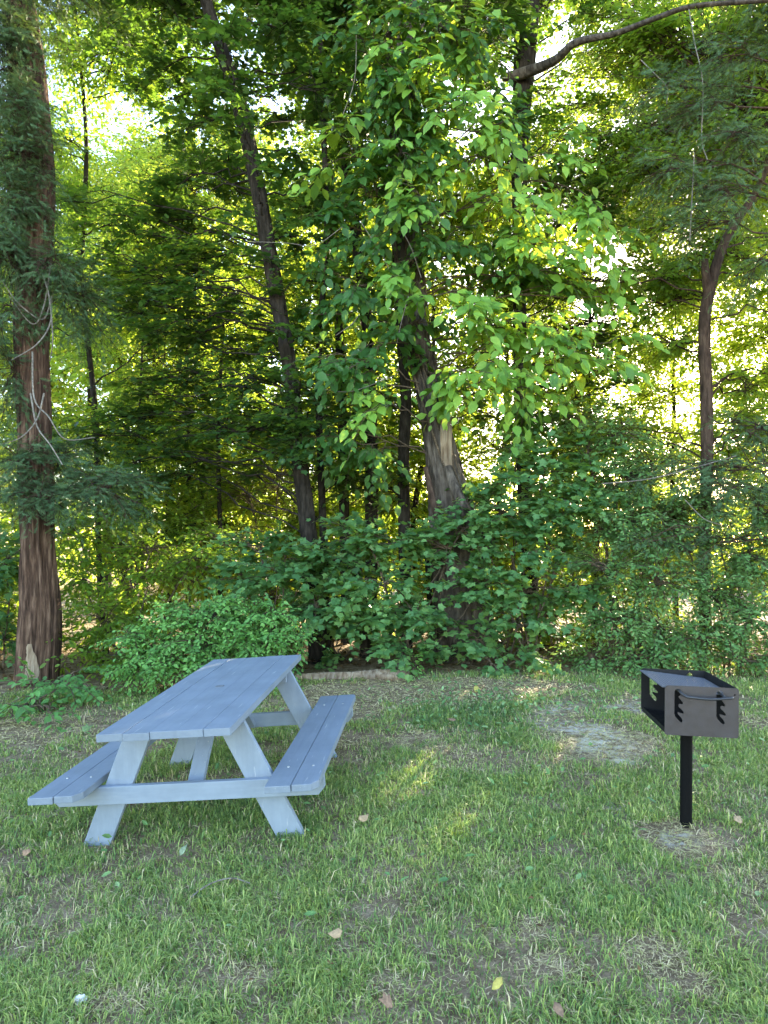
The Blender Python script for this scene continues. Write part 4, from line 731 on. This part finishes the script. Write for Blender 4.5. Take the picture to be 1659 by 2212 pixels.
# ------------------------------------------------------------------ the wood behind
mids = [(-5.6, 11.5, 3.2, 'tall'), (-3.6, 11.0, 2.6, ''), (-1.9, 11.8, 3.0, ''), (-.3, 12.5, 3.2, ''), (1.3, 12.0, 2.8, ''), (3.0, 11.8, 2.4, ''), (4.9, 12.2, 2.2, ''), (7.0, 12, 3.0, '')]
where = ['left of the red-barked tree', 'right of the red-barked tree', 'left of the leaning trunk', 'between the leaning trunk and the old tree', 'right of the old trunk', 'left of the bent trunk', 'right of the bent trunk', 'beyond the evergreen over the grill']
for (x_, y_, h_, _), wh in zip(mids, where):
    bl = [(np.array([x_ + rng.uniform(-.7, .7), y_ + rng.uniform(-.5, .6), z_ + float(gz(x_, y_))]), np.array([.85, .7, .45])) for z_ in np.arange(.4, h_, .42)]
    shrub('undergrowth_shrub', 'yellow-green sunlit undergrowth in the wood, seen ' + wh, (x_, y_), 'midleaf', bl, group='undergrowth shrubs inside the wood', lai=1.5, tint=(.15, .9), scale=1.15)

def far_tree(x_, y_, h_, label, tint=(.2, 1), lai=1.35, r=.12, low=.36, spread=1.0, bark='bark_dark', kind='far', scale=1.25, nb=14, group='trees deeper in the wood'):
    z0 = float(gz(x_, y_)); k_ = rng.uniform(-.4, .4, 2)
    p4 = np.array([[x_, y_, z0 - .1, r * 1.25], [x_ + .1 * k_[0], y_, z0 + .4, r], [x_ - k_[0] * .5, y_, z0 + h_ * .22, r * .9], [x_ + k_[0] * 1.1, y_ + k_[1] * .4, z0 + h_ * .5, r * .7], [x_ + k_[0], y_ + k_[1], z0 + h_ * .86, r * .2]])
    bl = []
    bl.append((np.array([x_ + k_[0], y_, z0 + h_ * .95]), np.array([.10, .10, .08]) * h_))
    for i in range(nb):
        t = low + (1 - low) * (i + .5) / nb; a_ = i * 2.4 + rng.uniform(-.5, .5); rad = spread * (h_ * .22) * math.sin(math.pi * min(.95, .25 + .75 * (1 - t))) * rng.uniform(.5, 1.1)
        bl.append((np.array([x_ + k_[0] * t + rad * math.cos(a_), y_ + rad * math.sin(a_), z0 + h_ * t]), np.array([h_ * .12, h_ * .12, h_ * .075]) * rng.uniform(.8, 1.25)))
    return tree('wood_tree', label, p4, bark, [(kind, bl, dict(lai=lai, tint=tint, scale=scale))], ns=14, ridge=.1, step=.25, group=group, drop=.5, zmin=z0 + .8)
FT = [(-7.4, 18.5, 12.2, (.45, 1), 'golden-green sunlit tree topping out under the sky gap right of the red-barked tree'),
      (-5.2, 14.5, 8.0, (.1, .7), 'green tree deep behind, right of the red-barked tree'),
      (-9.4, 16, 12, (.1, .7), 'leafy tree deep behind the red-barked tree'),
      (-3.7, 16.5, 7.5, (.3, 1), 'tree in the wood seen left of the leaning trunk'),
      (-2.2, 14.5, 5.0, (.2, .9), 'low-crowned tree in the wood behind the leaning trunk'),
      (-.4, 16.5, 6.0, (.3, 1), 'tree in the wood behind the thin dark stems'),
      (8.0, 20.5, 4.6, (.4, 1), 'bright low tree in the wood right of the bent trunk'),
      (-12.5, 21, 12, (.2, .9), 'tall tree at the far left of the wood'),
      (-1.8, 23, 6.5, (.3, 1), 'distant tree in the wood behind the leaning trunk'),
      (-2.6, 23.5, 14.5, (.3, 1), 'tall dense tree far behind the leaning trunk'),
      (-5.6, 22, 15.5, (.3, 1), 'tall dense tree far behind, between the red-barked tree and the leaning trunk'),
      (-9.0, 23, 15.0, (.2, .9), 'tall dense tree far behind the red-barked tree'),
      (-15.5, 24, 14.0, (.2, .9), 'tall dense tree closing the far left of the wood'),
      (12.5, 19, 6.0, (.3, 1), 'leafy tree at the far right of the wood')]
# a second row close behind the front trunks, lit through from behind
SR = [(-3.4, 12.2, 8.6, 'second-row tree with glowing leaves left of the leaning trunk'), (-1.3, 12.8, 8.8, 'second-row tree with glowing leaves right of the leaning trunk'), (.6, 12.0, 8.4, 'second-row tree with glowing leaves behind the old trunk'),
      (2.1, 12.6, 8.2, 'second-row tree with glowing yellow leaves right of the tall dark trunk'), (3.6, 12.0, 7.6, 'second-row tree with glowing yellow leaves left of the bent trunk'), (5.3, 12.8, 8.4, 'second-row tree with glowing leaves right of the bent trunk'), (7.2, 11.8, 8.5, 'second-row tree at the right end of the wood')]
for x_, y_, h_, lb in SR: far_tree(x_, y_, h_, lb, (.3, 1), lai=1.0, r=.055, low=.12, spread=.75, kind='midleaf', scale=1.15, nb=24, group='second row of trees behind the front trunks')
for x_, y_, h_, tn_, lb in FT: far_tree(x_, y_, h_, lb, tn_)

# thin saplings standing in the undergrowth
for u_, y_, wd, lb in ((470, 11.0, 12, 'bare thin stem in the undergrowth left of the leaning trunk'), (440, 12.0, 9, 'thinner bare stem beside the one left of the leaning trunk'), (365, 12.5, 20, 'short dark trunk in the undergrowth behind the round bush'), (300, 10.5, 8, 'crooked thin stem near the red-barked tree'), (930, 9.3, 14, 'brown bare stem low in front of the old trunk')):
    top = {470: 700, 440: 950, 365: 980, 300: 700, 930: 1250}[u_]
    p4 = rooted(polyline([(u_ + rng.uniform(-8, 8), 1400, y_, wd), (u_ + rng.uniform(-10, 10), 1200, y_, wd * .9), (u_ + rng.uniform(-6, 6), (1200 + top) / 2, y_, wd * .8), (u_ + rng.uniform(-25, 25), top, y_, wd * .5)]))
    c = p4[-1, :3]; tree('sapling', lb, p4, 'bark_dark', [('midleaf', [(c, np.array([.5, .4, .3])), (c + [.3, .1, -.5], np.array([.45, .4, .25]))], dict(lai=1.2, tint=(.2, .9)))], ns=10, ridge=.1, step=.12, drop=.3)

# far edge of the wood: one low mass
fa = Acc(); N = 26000
x = rng.uniform(-40, 45, N); hmax = 2.2 + 2.2 * vnoise(x, x * 0, 4.) + np.where(x < 0, 2.0, 0); y = 34 + 4 * rng.random(N); z = gz(x, y) + hmax * rng.random(N) ** .8
stamp(fa, 'far', np.stack([x, y, z], -1), rnd(N, 3), rnd(N, 3) + np.array([0, -.3, .6]), rng.uniform(.25, .55, N), 0, .3 + .7 * rng.random(N))
tag(fa.build('far_woods', M['far'], smooth=False), 'distant bright line of undergrowth far behind the trees', 'woods', kind='stuff')

# ------------------------------------------------------------------ small things on the lawn
def fallen(u, v, size, label, col, tm='ovate', name='fallen_leaf', cat='leaf', curl=.7, rot=None, group=None):
    p = on_ground(u, v); k_ = 'lf_%s' % col
    X_ = rnd(1, 3) * np.array([1, 1, .3]) if rot is None else np.array([rot], float); Z_ = np.array([[rng.uniform(-.6, .6), -.5 + rng.uniform(-.4, .3), .7]])
    a = Acc(); stamp(a, tm, np.array([[p[0], p[1], p[2] + .035]]), X_, Z_, np.array([size]), 0, np.array([.5]))
    o = a.build(name, col); o.data.vertices.foreach_get
    co = np.zeros(len(o.data.vertices) * 3); o.data.vertices.foreach_get('co', co); co = co.reshape(-1, 3); co[:, 2] += curl * size * np.linalg.norm(co[:, :2] - co[:, :2].mean(0), axis=1) / size * .8
    o.data.vertices.foreach_set('co', co.ravel().astype(np.float32)); sm = o.modifiers.new('thickness', 'SOLIDIFY'); sm.thickness = .0012
    return tag(o, label, cat, group)
def lm(name, c):
    m, n, l, p = mat(name); nz = noise(n, l, 60, 5, .6); r = ramp(n, [(.3, tuple(x * .65 for x in c)), (.7, tuple(min(1, x * 1.25) for x in c))]); l.new(nz.outputs[0], r.inputs[0]); l.new(r.outputs[0], p.inputs['Base Color']); p.inputs['Roughness'].default_value = .75; return m
tan, brn, pale, yel = lm('tan dead leaf', (.42, .29, .17)), lm('brown dead leaf', (.30, .18, .11)), lm('pale leaf', (.22, .29, .19)), lm('yellowed leaf', (.5, .42, .10))
fallen(774, 1792, .085, 'tan dead leaf lying right of the picnic table leg', tan)
fallen(66, 1862, .075, 'pinkish-brown dead leaf in the grass left below the table', brn)
fallen(430, 1732, .07, 'brown dead leaf under the table crossbar', brn)
fallen(1588, 1797, .075, 'tan dead leaf right of the grill post', tan)
fallen(846, 2192, .06, 'brown curled dead leaf at the bottom edge of the picture', brn, 'maple')
fallen(1085, 2140, .06, 'yellowish dead leaf in the near grass, below the middle', yel)
fallen(1198, 2196, .06, 'reddish-brown dead leaf in the near grass right of the curled one', brn)
fallen(388, 1868, .075, 'pale grey-green leaf upturned in the grass in front of the table', pale, rot=(.3, .2, .6))
fallen(178, 1590, .10, 'large light green leaf left of the tabletop corner', lm('light green leaf', (.17, .26, .10)), 'maple', rot=(.6, .3, .2))
fallen(1030, 1494, .09, 'yellow leaf on the bare soil near the log', yel)
fallen(985, 1570, .07, 'small brown leaf in the lush grass behind the table', brn)
fallen(740, 2040, .06, 'greyish dead leaf flat in the near grass', tan)
a = Acc(); p = on_ground(175, 2172); th = np.linspace(0, 2 * np.pi, 14)[:-1]
V = [(p[0] + (.026 + .008 * math.sin(3 * t)) * math.cos(t), p[1] + .02 * math.sin(t), p[2] + .02 + .012 * math.sin(5 * t + 1)) for t in th] + [(p[0] + .012 * math.cos(t), p[1] + .01 * math.sin(t), p[2] + .034 + .004 * math.sin(3 * t)) for t in th] + [(p[0], p[1], p[2] + .038)]
a.add(V, [(13 + i, 13 + (i + 1) % 13, 26) for i in range(13)], [(i, (i + 1) % 13, 13 + (i + 1) % 13, 13 + i) for i in range(13)], 0)
o = a.build('paper_scrap', lm('white paper', (.72, .73, .74)), smooth=False); tag(o, 'crumpled white scrap of paper in the near grass at lower left', 'paper')
q = np.array([on_ground(u, v) + np.array([0, 0, h_]) for u, v, h_ in ((412, 1953, .03), (440, 1938, .045), (470, 1926, .05), (505, 1918, .045), (540, 1922, .03))])
a = Acc(); trunk(a, np.hstack([q, np.array([[.004], [.0035], [.003], [.0025], [.0015]])]), 6, .05, 4, 0, .1, step=.02); tag(a.build('dry_stem', M['dead']), 'thin pale dry stem lying in the grass in front of the table', 'twig')
# straggling broad-leaved weeds
wa = Acc(); N = 900
cx = np.concatenate([rng.normal(1.0, .55, 500), rng.uniform(-3, 3.5, 400)]); cy = np.concatenate([rng.normal(6.5, .45, 500), rng.uniform(3, 7.9, 400)])
P = np.stack([cx, cy, gz(cx, cy) + rng.uniform(.02, .07, N)], -1)
stamp(wa, 'oval', P, rnd(N, 3) * np.array([1, 1, .4]) + np.array([0, 0, .2]), rnd(N, 3) * .5 + np.array([0, -.3, 1]), rng.uniform(.025, .06, N), 0, rng.random(N))
tag(wa.build('ground_weeds', M['weed'], smooth=False), 'small broad-leaved weeds growing through the grass', 'weeds', kind='stuff')
